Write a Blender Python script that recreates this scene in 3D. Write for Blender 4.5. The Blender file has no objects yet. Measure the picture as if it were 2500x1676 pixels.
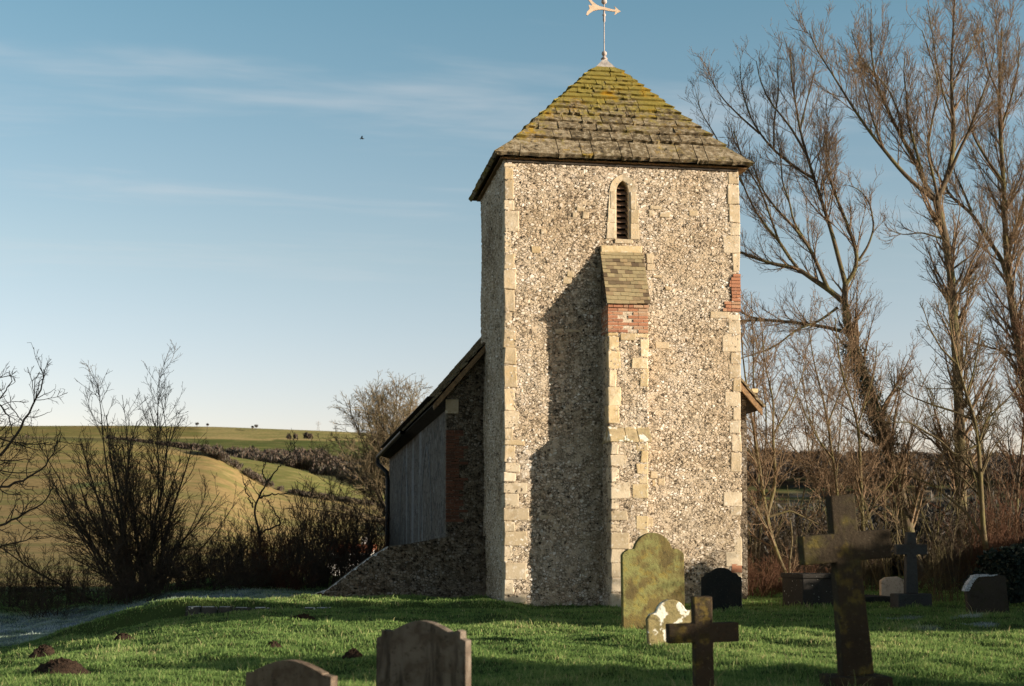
import bpy, math, random
import numpy as np
rng = np.random.default_rng(7)
random.seed(7)
SC = bpy.context.scene
COL = SC.collection

# ------------------------------------------------------------------ camera
CAM = np.array([0.0, -30.44, 1.27]); YAW = 0.157; PITCH = 0.039
FPX = 3472.0; CX = 1250.0; CY = 1201.6; VS = 2500 / 2339.0
FW = np.array([math.sin(YAW) * math.cos(PITCH), math.cos(YAW) * math.cos(PITCH), math.sin(PITCH)])
RT = np.array([math.cos(YAW), -math.sin(YAW), 0.0]); UP = np.cross(RT, FW)
def ray(px, py):
    return FW + RT * ((px - CX) / FPX) - UP * ((py - CY) / FPX)
def U(px, py, y):                       # photo point on the vertical plane Y = y
    d = ray(px, py); return CAM + d * ((y - CAM[1]) / d[1])
def D(px, py, dep):                     # photo point at a horizontal distance along the view
    d = ray(px, py); h = d[0] * math.sin(YAW) + d[1] * math.cos(YAW)
    return CAM + d * (dep / h)
def V(vx, vy, dep): return D(vx * VS, vy * VS, dep)
def proj(P):
    P = np.asarray(P, float) - CAM
    d = P @ FW
    return np.stack([CX + FPX * (P @ RT) / d, CY - FPX * (P @ UP) / d], -1)

# ------------------------------------------------------------------ object helpers
ORG = {}
def tag(o, label=None, cat=None, group=None, kind=None):
    if label: o['label'] = label
    if cat: o['category'] = cat
    if group: o['group'] = group
    if kind: o['kind'] = kind
    return o
def thing(name, loc, label, cat, group=None):
    o = bpy.data.objects.new(name, None); COL.objects.link(o)
    o.location = tuple(float(v) for v in loc); ORG[o] = np.array(loc, float)
    o.empty_display_size = .2
    return tag(o, label, cat, group)
def setmesh(me, V_, F, smooth=False):
    V_ = np.asarray(V_, np.float32)
    if isinstance(F, np.ndarray):
        n, k = F.shape
        me.vertices.add(len(V_)); me.vertices.foreach_set('co', V_.ravel())
        me.loops.add(n * k); me.loops.foreach_set('vertex_index', F.astype(np.int32).ravel())
        me.polygons.add(n); me.polygons.foreach_set('loop_start', np.arange(0, n * k, k, dtype=np.int32))
        me.update(calc_edges=True)
    else:
        me.from_pydata([tuple(map(float, v)) for v in V_], [], F)
    if smooth: me.polygons.foreach_set('use_smooth', np.ones(len(me.polygons), bool))
    me.update()
def obj(name, V_, F, mat, parent=None, smooth=False, loc=None):
    org = ORG[parent] if parent is not None else (np.zeros(3) if loc is None else np.array(loc, float))
    me = bpy.data.meshes.new(name); setmesh(me, np.asarray(V_, float) - org, F, smooth)
    me.materials.append(mat)
    o = bpy.data.objects.new(name, me); COL.objects.link(o)
    if parent is not None: o.parent = parent
    elif loc is not None: o.location = tuple(org)
    ORG[o] = org
    return o
class MB:
    def __init__(s): s.v = []; s.f = []
    def add(s, V_, F):
        n = len(s.v); s.v.extend([tuple(p) for p in V_]); s.f.extend([tuple(i + n for i in f) for f in F])
    def hexa(s, c):   # 8 corners: bottom 4 ccw, top 4 ccw
        s.add(c, [(3, 2, 1, 0), (4, 5, 6, 7), (0, 1, 5, 4), (1, 2, 6, 5), (2, 3, 7, 6), (3, 0, 4, 7)])
    def box(s, x0, x1, y0, y1, z0, z1, j=0.0):
        c = np.array([(x0, y0, z0), (x1, y0, z0), (x1, y1, z0), (x0, y1, z0), (x0, y0, z1), (x1, y0, z1), (x1, y1, z1), (x0, y1, z1)], float)
        if j: c += rng.uniform(-j, j, c.shape)
        s.hexa(c)
    def lathe(s, prof, c, n=14):
        V_ = []; F = []
        for r, z in prof:
            for k in range(n):
                a = 2 * math.pi * k / n; V_.append((c[0] + r * math.cos(a), c[1] + r * math.sin(a), z))
        for i in range(len(prof) - 1):
            for k in range(n): F.append((i * n + k, i * n + (k + 1) % n, (i + 1) * n + (k + 1) % n, (i + 1) * n + k))
        F.append(tuple(range(n - 1, -1, -1))); F.append(tuple(range((len(prof) - 1) * n, len(prof) * n)))
        s.add(V_, F)
    def prism(s, prof, y0, y1):   # polygon in xz extruded along y
        n = len(prof)
        V_ = [(x, y0, z) for x, z in prof] + [(x, y1, z) for x, z in prof]
        F = [tuple(range(n)), tuple(range(2 * n - 1, n - 1, -1))] + [(i + n, (i + 1) % n + n, (i + 1) % n, i) for i in range(n)]
        s.add(V_, F)
    def build(s, name, mat, parent=None, smooth=False, loc=None, bevel=0):
        o = obj(name, s.v, s.f, mat, parent, smooth, loc)
        if bevel:
            m = o.modifiers.new('bevel', 'BEVEL'); m.width = bevel; m.segments = 2; m.limit_method = 'ANGLE'; m.angle_limit = math.radians(40)
        return o

def build_each(mb, n, name, mat, parent, bevel=0):       # n vertices to a piece
    fs = mb.f; out = []
    for k in range(0, len(mb.v), n):
        q = MB(); q.v = mb.v[k:k + n]; q.f = [tuple(i - k for i in f) for f in fs if k <= f[0] < k + n]
        out.append(q.build(name, mat, parent, bevel=bevel))
    return out
# ------------------------------------------------------------------ materials
class NT:
    def __init__(s, name, rough=.9, spec=.2):
        s.m = bpy.data.materials.new(name); s.m.use_nodes = True; s.t = s.m.node_tree
        s.b = s.t.nodes['Principled BSDF']; s.b.inputs['Roughness'].default_value = rough
        s.b.inputs['Specular IOR Level'].default_value = spec
        s.out = s.t.nodes['Material Output']; s._co = None
    def n(s, typ, ins=None, **kw):
        nd = s.t.nodes.new(typ)
        for k, v in kw.items(): setattr(nd, k, v)
        for k, v in (ins or {}).items(): s.put(nd.inputs[k], v)
        return nd
    def put(s, sock, v):
        if isinstance(v, bpy.types.NodeSocket): s.t.links.new(v, sock)
        elif isinstance(v, tuple) and len(v) == 3 and sock.type == 'RGBA': sock.default_value = (*v, 1)
        else: sock.default_value = v
    @property
    def co(s):
        if s._co is None: s._co = s.n('ShaderNodeTexCoord').outputs['Object']
        return s._co
    def mapped(s, scale=(1, 1, 1), co=None, rot=(0, 0, 0)):
        return s.n('ShaderNodeMapping', {'Vector': co or s.co, 'Scale': scale, 'Rotation': rot}).outputs[0]
    def noise(s, scale, detail=4, rough=.55, co=None, out=0):
        return s.n('ShaderNodeTexNoise', {'Vector': co or s.co, 'Scale': scale, 'Detail': detail, 'Roughness': rough}).outputs[out]
    def math(s, op, a, b=0.0, clamp=False):
        nd = s.n('ShaderNodeMath', operation=op, use_clamp=clamp); s.put(nd.inputs[0], a); s.put(nd.inputs[1], b); return nd.outputs[0]
    def ss(s, v, a, b):
        return s.n('ShaderNodeMapRange', {'Value': v, 'From Min': a, 'From Max': b}, interpolation_type='SMOOTHSTEP').outputs[0]
    def mix(s, f, a, b, mode='MIX'):
        nd = s.n('ShaderNodeMix', data_type='RGBA', blend_type=mode)
        s.put(nd.inputs[0], f); s.put(nd.inputs[6], a); s.put(nd.inputs[7], b); return nd.outputs[2]
    def ramp(s, v, stops, interp='LINEAR'):
        nd = s.n('ShaderNodeValToRGB', {'Fac': v}); r = nd.color_ramp; r.interpolation = interp
        while len(r.elements) < len(stops): r.elements.new(.5)
        for e, (p, c) in zip(r.elements, stops): e.position = p; e.color = (*c, 1)
        return nd.outputs[0]
    def island(s): return s.n('ShaderNodeNewGeometry').outputs['Random Per Island']
    def rnd(s): return s.n('ShaderNodeObjectInfo').outputs['Random']
    def attr(s, name): return s.n('ShaderNodeAttribute', attribute_name=name)
    def color(s, c): s.put(s.b.inputs['Base Color'], c); return s
    def bump(s, h, strength=.5, dist=.02):
        nd = s.n('ShaderNodeBump', {'Height': h, 'Strength': strength, 'Distance': dist}); s.put(s.b.inputs['Normal'], nd.outputs[0]); return s
    def displace(s, h, scale, method='BOTH'):
        nd = s.n('ShaderNodeDisplacement', {'Height': h, 'Midlevel': 0.0, 'Scale': scale})
        s.t.links.new(nd.outputs[0], s.out.inputs['Displacement']); s.m.displacement_method = method; return s

def flint(name, scale=14.5, bright=1.0, disp=True, streak=False, dark=0.24):
    t = NT(name, .92, .06)
    nz = t.noise(2.6, 3, out=1)
    off = t.n('ShaderNodeVectorMath', {0: nz, 1: (.5, .5, .5)}, operation='SUBTRACT').outputs[0]
    off = t.n('ShaderNodeVectorMath', {0: off, 'Scale': .13}, operation='SCALE').outputs[0]
    nz2 = t.noise(17, 2, out=1)
    off2 = t.n('ShaderNodeVectorMath', {0: nz2, 1: (.5, .5, .5)}, operation='SUBTRACT').outputs[0]
    off2 = t.n('ShaderNodeVectorMath', {0: off2, 'Scale': .035}, operation='SCALE').outputs[0]
    co = t.n('ShaderNodeVectorMath', {0: t.co, 1: off}, operation='ADD').outputs[0]
    co = t.n('ShaderNodeVectorMath', {0: co, 1: off2}, operation='ADD').outputs[0]
    co = t.mapped((1, 1, 1.22), co)
    vo = t.n('ShaderNodeTexVoronoi', {'Vector': co, 'Scale': scale})
    ve = t.n('ShaderNodeTexVoronoi', {'Vector': co, 'Scale': scale}, feature='DISTANCE_TO_EDGE').outputs['Distance']
    sep = t.n('ShaderNodeSeparateColor', {0: vo.outputs['Color']})
    R, G, B = sep.outputs
    edge = t.math('SUBTRACT', ve, t.math('ADD', t.math('MULTIPLY', t.math('SUBTRACT', t.noise(1.5, 4), .30), .18), t.math('MULTIPLY', t.math('SUBTRACT', t.noise(.5, 3), .45), .30)))
    m = t.ss(edge, .02, .09)
    core = t.math('MULTIPLY', t.ss(ve, .08, .15), t.ss(t.math('ADD', R, t.math('MULTIPLY', t.math('SUBTRACT', t.noise(.9, 3), .5), .7)), 1 - dark - .05, 1 - dark + .05))
    rim = t.ramp(G, [(0, (.45, .37, .285)), (.25, (.60, .515, .42)), (.5, (.73, .65, .555)), (.75, (.50, .425, .335)), (1, (.87, .83, .78))])
    corec = t.ramp(B, [(0, (.05, .042, .036)), (.4, (.14, .115, .09)), (.65, (.26, .215, .16)), (.85, (.40, .34, .265)), (1, (.18, .14, .10))])
    fl = t.mix(core, rim, corec)
    mort = t.mix(t.noise(7, 4), (.45, .37, .27), (.64, .55, .43))
    pit = t.math('MULTIPLY', t.ss(ve, .05, .012), t.ss(t.noise(5.5, 3), .40, .54))          # open joints, the shadow between flints put into the colour
    mort = t.mix(pit, mort, (.09, .069, .05))
    c = t.mix(m, mort, fl)
    tone = t.ramp(t.noise(.55, 6, .65), [(.3, (.66, .60, .52)), (.45, (.92, .88, .82)), (.6, (1, 1, 1))])
    c = t.mix(1.0, c, tone, 'MULTIPLY')
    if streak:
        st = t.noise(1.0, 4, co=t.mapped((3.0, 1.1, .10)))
        c = t.mix(.10, t.mix(1.0, c, (.33, .33, .34), 'MULTIPLY'), (.05, .05, .05))  # flint darkened, part of the north wall's shade is in the colour
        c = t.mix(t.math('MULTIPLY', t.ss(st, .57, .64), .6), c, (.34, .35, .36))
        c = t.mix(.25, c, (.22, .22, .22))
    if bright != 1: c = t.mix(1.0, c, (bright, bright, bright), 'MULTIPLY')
    t.color(c)
    h = t.math('ADD', t.math('MULTIPLY', m, t.math('MULTIPLY_ADD', R, .55)), t.math('MULTIPLY', t.noise(60, 3), .12))
    h = t.math('ADD', t.math('MULTIPLY', m, t.math('ADD', t.math('MULTIPLY', G, .6), .45)), t.math('MULTIPLY', t.noise(45, 3), .14))
    h = t.math('SUBTRACT', h, t.math('MULTIPLY', pit, .55))
    if disp: t.displace(h, .026)
    else: t.bump(h, 1.0, .03)
    return t.m
M = {}
M['flint'] = flint('flint_rubble')
M['flint_bump'] = flint('flint_rubble_side', disp=False, bright=.85)
M['flint_shaded'] = flint('flint_rubble_shaded', disp=False, bright=.40, dark=.4)  # darkened flint copy, shade of gable and footing put into its colour
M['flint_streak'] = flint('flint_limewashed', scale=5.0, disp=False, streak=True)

def limestone(name, a=(.42, .335, .22), b=(.63, .535, .40), stain=(.30, .23, .14)):
    t = NT(name, .92, .08)
    c = t.mix(t.island(), a, b)
    c = t.mix(t.math('MULTIPLY', t.ss(t.noise(5, 5, .65), .48, .68), .55), c, stain)
    c = t.mix(t.math('MULTIPLY', t.ss(t.noise(11, 4), .55, .72), .5), c, (.78, .74, .66))
    c = t.mix(t.ss(t.noise(1.1, 2), .5, .66), c, t.mix(.6, c, (.42, .31, .16)))
    t.color(c).bump(t.noise(26, 6, .65), .55, .02)
    return t.m
M['limestone'] = limestone('weathered_limestone')
M['tanstone'] = limestone('tan_sandstone', (.52, .40, .22), (.66, .55, .38), (.33, .23, .11))
def graystone(name, a, b, lich, amt=.5, lscale=5, white=0.0, yellow=0.0, streak=0.0):
    t = NT(name, .95, .07)
    c = t.mix(t.noise(4, 6, .65), a, b)
    c = t.mix(t.ss(t.noise(2.3, 4), .45, .7), c, t.mix(.5, c, (.05, .04, .03)))
    if streak: c = t.mix(t.math('MULTIPLY', t.ss(t.noise(2.5, 4, co=t.mapped((4, 4, .5))), .48, .68), streak), c, (.03, .022, .018))
    c = t.mix(t.ss(t.noise(lscale, 5, .6), 1 - amt - .1, 1 - amt + .08), c, lich)
    if yellow: c = t.mix(t.math('MULTIPLY', t.ss(t.noise(6.5, 4, .6), .54, .64), yellow), c, (.30, .21, .04))
    if white: c = t.mix(t.ss(t.noise(lscale * 1.15, 3, .5, co=t.mapped((1, 1, 1), rot=(1, 2, 3))), 1 - white - .03, 1 - white + .03), c, (.78, .76, .66))
    c = t.mix(t.math('MULTIPLY', t.ss(t.noise(40, 4, .7), .6, .72), .5), c, t.mix(.4, c, (.4, .37, .28)))
    c = t.mix(t.math('MULTIPLY', t.ss(t.noise(14, 5, .7), .46, .36), .6), c, t.mix(.7, c, (.03, .024, .018)))
    t.color(c).bump(t.noise(28, 6, .7), .7, .02); return t.m
def roofstone():
    t = NT('lichened_roof_slab', .95, .06)
    r = t.island()
    base = t.ramp(r, [(0, (.105, .082, .05)), (.4, (.175, .138, .085)), (.7, (.23, .185, .12)), (1, (.14, .108, .066))])
    sp = t.noise(9, 6, .7)
    c = t.mix(t.math('MULTIPLY', t.ss(sp, .50, .62), .9), base, (.36, .31, .225))
    c = t.mix(t.ss(sp, .47, .36), c, (.045, .037, .028))
    z = t.n('ShaderNodeSeparateXYZ', {0: t.co}).outputs[2]
    up = t.ss(z, 10.2, 12.0)
    la = t.math('ADD', t.math('MULTIPLY', up, .42), t.noise(1.4, 4, .6))
    la = t.math('ADD', la, t.math('MULTIPLY', t.math('SUBTRACT', t.noise(8, 5, .7), .5), 1.1))
    la = t.math('ADD', la, t.math('MULTIPLY', t.math('SUBTRACT', r, .5), .16))
    # the hips carry more of the yellow crust
    x = t.n('ShaderNodeSeparateXYZ', {0: t.co}).outputs[0]
    hw = t.math('MULTIPLY', t.math('SUBTRACT', APEXZ_, z), 1.12)
    hip = t.ss(t.math('SUBTRACT', t.math('ABSOLUTE', t.math('SUBTRACT', x, TXC_)), hw), -.75, .05)
    la = t.math('ADD', la, t.math('MULTIPLY', hip, .22))
    moss = t.mix(t.noise(3.2, 3), (.195, .172, .046), (.30, .235, .052))
    moss = t.mix(t.ss(t.noise(2.0, 3), .5, .68), moss, (.38, .235, .022))
    c = t.mix(t.math('MULTIPLY', t.ss(la, .56, .92), .92), c, moss)
    t.color(c).bump(t.noise(22, 6, .7), .8, .025)
    return t.m
def simple(name, a, b, scale=8, rough=.85, bs=.5, bd=.02, spec=.2, metal=0, detail=5):
    t = NT(name, rough, spec); t.color(t.mix(t.ss(t.noise(scale, detail, .6), .35, .65), a, b)); t.b.inputs['Metallic'].default_value = metal
    t.bump(t.noise(scale * 3, 5, .6), bs, bd); return t.m
M['lead'] = simple('lead_flashing', (.26, .24, .23), (.40, .37, .34), 9, .6)
M['wood'] = simple('weathered_oak', (.16, .10, .055), (.30, .19, .10), 12)
M['darkwood'] = simple('dark_timber', (.035, .03, .025), (.06, .05, .04), 12)
M['iron'] = simple('black_iron', (.015, .016, .018), (.03, .03, .033), 20, .5)
M['louvre'] = simple('old_louvre_boards', (.10, .065, .045), (.19, .12, .08), 14)
M['dark'] = simple('dark_belfry_interior', (.004, .004, .004), (.006, .006, .006))
M['vane'] = simple('faded_gilt_metal', (.50, .37, .26), (.62, .47, .35), 9, .55, .1)
M['rod'] = simple('grey_painted_rod', (.34, .28, .26), (.50, .43, .40), 14, .6, .1)
M['soil'] = simple('fresh_brown_soil', (.024, .015, .010), (.055, .034, .022), 25, 1, 1.0, .03)
M['frost'] = simple('white_frost', (.28, .30, .32), (.70, .73, .77), 30, .8)
def islandmat(name, stops, nz=(.75, 1.1), scale=20, rough=.9, bs=.5):
    t = NT(name, rough, .2); c = t.ramp(t.island(), stops)
    c = t.mix(1.0, c, t.mix(t.noise(scale, 5), (nz[0],) * 3, (nz[1],) * 3), 'MULTIPLY')
    t.color(c).bump(t.noise(scale * 2, 5), bs, .01); return t.m
M['brick'] = islandmat('red_brick', [(0, (.36, .165, .095)), (.3, (.43, .20, .115)), (.6, (.31, .145, .09)), (.85, (.45, .30, .19)), (1, (.45, .215, .125))])
M['brickshade'] = islandmat('shaded_brick', [(0, (.13, .06, .038)), (.5, (.18, .08, .05)), (1, (.10, .05, .034))])  # darker copy of the brick, the nave corner's shade in its colour
M['mortar'] = simple('lime_mortar', (.42, .34, .25), (.58, .49, .38), 15)
M['tile'] = islandmat('mossy_clay_tile', [(0, (.27, .22, .125)), (.35, (.34, .28, .16)), (.6, (.31, .225, .13)), (.72, (.20, .15, .09)), (.86, (.10, .07, .045)), (1, (.37, .30, .175))], scale=9)
def bark(name, a, b, moss=(.14, .14, .05), mo=.5):
    t = NT(name, .95, .1)
    c = t.mix(t.noise(7, 4), a, b)
    c = t.mix(t.math('MULTIPLY', t.ss(t.noise(1.7, 3), .45, .62), mo), c, moss)
    t.color(c).bump(t.noise(22, 4, .6, co=t.mapped((1, 1, .25))), .8, .03); return t.m
M['bark'] = bark('mossy_bark', (.07, .052, .034), (.15, .115, .078))
M['twig'] = bark('brown_twigs', (.125, .082, .05), (.25, .172, .11), mo=.12)
M['bark_pale'] = bark('pale_yellowish_bark', (.085, .066, .038), (.185, .147, .084), (.14, .13, .045), .5)
M['bark_dark'] = bark('dark_stems', (.045, .036, .028), (.085, .068, .052), (.07, .075, .035), .3)
M['twig_dark'] = bark('dark_twigs', (.06, .045, .034), (.115, .085, .062), mo=.1)
M['twig_red'] = bark('reddish_twigs', (.07, .036, .024), (.14, .07, .043), mo=.1)
M['twig_olive'] = bark('olive_twigs', (.055, .043, .027), (.12, .094, .054), (.10, .095, .035), mo=.35)
M['twig_tan'] = bark('tan_twigs', (.14, .105, .068), (.25, .195, .12), mo=.25)
def leafmat(name, stops):
    t = NT(name, .6, .3); t.color(t.ramp(t.island(), stops)); return t.m
M['ivy'] = leafmat('dark_ivy_leaf', [(0, (.008, .014, .006)), (.7, (.02, .03, .010)), (1, (.05, .055, .016))])
M['evergreen'] = leafmat('dark_evergreen_leaf', [(0, (.008, .016, .012)), (1, (.018, .032, .02))])

M['g_green'] = graystone('green_algae_stone', (.13, .10, .04), (.19, .15, .06), (.225, .225, .088), .46, 3.4, yellow=.35)
M['g_white'] = graystone('white_lichened_stone', (.24, .20, .095), (.32, .265, .13), (.20, .17, .08), .4, 5, white=.44)
M['g_dark'] = graystone('dark_slate_stone', (.018, .02, .02), (.03, .032, .03), (.04, .042, .036), .35)
M['g_brown'] = graystone('brown_stained_stone', (.15, .12, .095), (.22, .185, .15), (.11, .085, .065), .45, streak=.8)
M['g_brown2'] = graystone('brown_worn_stone', (.15, .115, .085), (.21, .165, .125), (.11, .08, .06), .45, streak=.3)
M['g_cross'] = graystone('dark_crusted_stone', (.035, .026, .018), (.085, .062, .042), (.055, .045, .02), .4, 6, yellow=.35)
M['g_bigcross'] = graystone('mossy_cross_stone', (.030, .023, .016), (.066, .050, .034), (.085, .072, .03), .40, 3.2, yellow=.2)
M['g_grey'] = graystone('grey_granite', (.055, .055, .055), (.09, .088, .085), (.065, .065, .06), .4, 9)
M['g_speck'] = graystone('speckled_tomb_stone', (.03, .028, .026), (.055, .05, .046), (.06, .06, .055), .3, 16, white=.29)
M['g_pale'] = graystone('pale_rough_stone', (.44, .36, .29), (.56, .47, .39), (.40, .33, .27), .4, 12)
M['g_dim'] = graystone('dull_brown_stone', (.055, .045, .035), (.085, .07, .055), (.06, .055, .035), .4, 6)
M['g_kerb'] = graystone('kerb_stone', (.05, .05, .045), (.09, .088, .08), (.06, .065, .05), .4, 6, white=.36)

# ------------------------------------------------------------------ terrain
SUN_AZ = math.radians(61.5); SUN_EL = math.radians(11.0)
S = np.array([math.sin(SUN_AZ), -math.cos(SUN_AZ)])            # towards the sun, seen from above
def sst(x, a, b):
    t = np.clip((np.asarray(x, float) - a) / (b - a), 0, 1); return t * t * (3 - 2 * t)
_w = rng.normal(size=(26, 2)); _w /= np.linalg.norm(_w, axis=1)[:, None]
_l = np.geomspace(.35, 3.2, 26); _p = rng.uniform(0, 6.28, 26)
def lumps(x, y):
    h = np.zeros_like(np.asarray(x, float))
    for k in range(26):
        h = h + .0065 * (_l[k] ** .6) * np.sin((x * _w[k, 0] + y * _w[k, 1]) * 6.283 / _l[k] + _p[k])
    return h
def zg(x, y, fine=True):
    x = np.asarray(x, float); y = np.asarray(y, float)
    z = -.20 + .18 * sst(y, -28, -4)
    z = z - .95 * sst(-x, -.3, 7.6) * sst(y, -19, -6)
    z = z + .40 * sst(y, 7, 14) * sst(-x, -1, 4)
    bk = sst(y - .30 + .28 * (x + 2.1), -.02, .42) * sst(-y, -4.2, -2.4) * sst(x, -5.6, -2.0) * sst(-x, -5.2, -4.3)
    z = z + (np.maximum(z, .11 - .02 * np.cos(x * 1.7)) - z) * bk                # low bank beside the tower
    z = z - 7.0 * sst(y + .25 * x, 34, 120) * sst(x, 40, -10) - 3.0 * sst(y, 60, 160)
    r = np.hypot(x, y + 30)
    if fine: z = z + lumps(x, y) * (1 - sst(r, 45, 80))
    return z
def groundmat():
    t = NT('turf_soil', 1, .05)
    c = t.mix(t.noise(1.2, 4), (.045, .07, .02), (.08, .11, .032))
    c = t.mix(t.ss(t.noise(4, 3), .6, .75), c, (.085, .075, .035))
    at = t.attr('frost')
    c = t.mix(at.outputs['Fac'], c, (.26, .31, .36))
    y = t.n('ShaderNodeSeparateXYZ', {0: t.co}).outputs[1]
    far = t.ss(y, 38, 90)
    c = t.mix(far, c, t.mix(t.noise(.05, 4), (.20, .17, .08), (.13, .15, .05)))
    t.color(c); return t.m
def frostf(x, y):
    n = .5 + .5 * np.sin(x * 2.1 + 1.3 * np.sin(y * 1.7)) * np.sin(y * 2.7 + 1.1 * np.sin(x * 1.3))
    vx = proj(np.stack([x, y, zg(x, y, False)], -1))
    n2 = .5 + .5 * np.sin(x * 6.3 + 2 * np.sin(y * 4.1)) * np.sin(y * 5.7 + 2 * np.sin(x * 3.1)); a = sst(-x, -3.0, 2.2) * sst(y, 1.8, 3.4) * sst(-y, -14, -10) * np.clip(.15 + .6 * n + .5 * n2, 0, 1)
    b = sst(n, .80, .95) * sst(x, 9.5, 11) * sst(y, -10.5, -9) * sst(y, -4, -7)
    return np.clip(a * 1.0 + .8 * b, 0, 1)
def make_ground():
    rad = np.concatenate([np.linspace(.5, 12, 24), np.geomspace(12.2, 60, 190), np.geomspace(61, 3200, 70)])
    az = np.concatenate([np.linspace(-180, -24, 40), np.linspace(-23, 40, 420), np.linspace(41, 179, 36)])
    A = np.radians(az)
    x = rad[:, None] * np.sin(A)[None]; y = CAM[1] + rad[:, None] * np.cos(A)[None]
    z = zg(x, y)
    na, nr = len(az), len(rad)
    V_ = np.stack([x, y, z], -1).reshape(-1, 3)
    i = np.arange(nr - 1)[:, None] * na; j = np.arange(na)[None]; j2 = (j + 1) % na
    F = np.stack([i + j, i + j2, i + na + j2, i + na + j], -1).reshape(-1, 4)[:, ::-1]
    c = len(V_)
    o = obj('ground', V_, F, groundmat(), smooth=True)
    at = o.data.attributes.new('frost', 'FLOAT', 'POINT'); at.data.foreach_set('value', frostf(V_[:, 0], V_[:, 1]).astype(np.float32))
    tag(o, kind='structure')
make_ground()

# ------------------------------------------------------------------ the church
X0, W, L, OV, ZT, ZE = 4.664, 5.30, 3.75, .24, 9.70, 9.80
X1 = X0 + W; TXC_ = X0 + W / 2; YC = L / 2
APEX = U(1476, 150, YC); APEXZ_ = float(APEX[2])
M['roof'] = roofstone()
church = thing('church', (X0, 0, 0), 'small flint church with square tower and mossy pyramid roof', 'church')
ORG[church] = np.zeros(3); church.location = (0, 0, 0)

def wall_loop(path, z0, z1, dz, closed=True, holes=None, batter=0):
    """vertical wall skin along a plan path [(x,y,step)...]"""
    pts = []
    n = len(path)
    for i in range(n if closed else n - 1):
        a = np.array(path[i][:2]); b = np.array(path[(i + 1) % n][:2]); st = path[i][2]
        k = max(1, int(round(np.linalg.norm(b - a) / st)))
        for q in range(k): pts.append(a + (b - a) * q / k)
    if not closed: pts.append(np.array(path[-1][:2]))
    pts = np.array(pts); m = len(pts)
    zs = np.linspace(z0, z1, max(2, int(round((z1 - z0) / dz)) + 1)); h = len(zs)
    V_ = np.concatenate([np.repeat(pts[None], h, 0), np.repeat(zs[:, None, None], m, 1)], -1).reshape(-1, 3)
    i = np.arange(h - 1)[:, None] * m; j = np.arange(m if closed else m - 1)[None]; j2 = (j + 1) % m
    F = np.stack([i + j, i + j2, i + m + j2, i + m + j], -1).reshape(-1, 4)
    if holes is not None:
        cen = V_[F].mean(1); F = F[~holes(cen)]
    return V_, F
# lancet opening
WL = U(1505, 520, 0)[0]; WR = U(1535, 520, 0)[0]; WB = U(1520, 585, 0)[2]; WS = U(1520, 468, 0)[2]; WA = U(1520, 441, 0)[2]
WC = (WL + WR) / 2; WH = (WR - WL) / 2
def lancet(hw, zs, za, n=7):       # pointed arch, right spring -> apex -> left spring
    pts = []
    rise = za - zs; R_ = (hw * hw + rise * rise) / (2 * hw)
    for k in range(n + 1):
        a = math.atan2(rise, R_ - hw) if False else math.acos(max(-1, (R_ - hw) / R_)) * k / n
        pts.append((hw - R_ + R_ * math.cos(a), zs + R_ * math.sin(a)))
    return [(x, z) for x, z in pts] + [(-x, z) for x, z in pts[:-1][::-1]]
def hole(c):
    return (c[:, 1] < .05) & (np.abs(c[:, 0] - WC) < WH + .05) & (c[:, 2] > WB - .03) & (c[:, 2] < WS + (WA - WS) * (1.25 - np.abs(c[:, 0] - WC) / (WH + .05)))
V_, F = wall_loop([(X0, 0, .0165), (X1, 0, .05), (X1, L, .2), (X0, L, .033)], -.45, ZT + .12, .0165, holes=hole)
# slightly wavering old walls
V_[:, 0] += .012 * np.sin(V_[:, 2] * 2.3 + 1) * (np.abs(V_[:, 0] - TXC_) > 2.6)
tower = obj('tower_wall', V_, F, M['flint'], church, smooth=True)

# quoins
def quoins(name, xa, sgn, z0, z1, wr, hr, parent, yf=0.0, side=True, mat='limestone', proud=.023, skip=0.0, jit=.018, irregular=True):
    mb = MB(); z = z0; k = 0
    while z < z1 - .08:
        h = min(rng.uniform(*hr), z1 - z)
        w = wr[0] if k % 2 == 0 else wr[1]; w *= rng.uniform(.68, 1.28)
        dpt = (wr[1] if k % 2 == 0 else wr[0]) * rng.uniform(.8, 1.2)
        if rng.random() <= skip:
            if mb.v: mb.build(name, M[mat], parent, bevel=.02)
            mb = MB()
        else:
            a = xa - sgn * (proud * .55 + rng.uniform(0, .014)); b = xa + sgn * w
            y0 = yf - proud - rng.uniform(0, .008); y1 = yf + (dpt if side else .05)
            x0, x1 = min(a, b), max(a, b)
            mb.box(x0, x1, y0, y1, z + .006, z + h - .006, jit)
        z += h; k += 1
    if mb.v: mb.build(name, M[mat], parent, bevel=.02)
quoins('quoin_stones', X0, 1, 3.6, ZT - .02, (.20, .27), (.22, .52), tower, skip=.02)
quoins('quoin_stones', X0, 1, -.3, 3.6, (.24, .42), (.2, .38), tower, skip=.12)
_zb = U(1790, 768, 0)[2]; _zt = U(1790, 664, 0)[2]
quoins('quoin_stones', X1, -1, -.3, _zb, (.22, .34), (.2, .5), tower, skip=.10)
quoins('quoin_stones', X1, -1, _zt, ZT - .02, (.22, .34), (.2, .5), tower, skip=.06)
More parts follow.
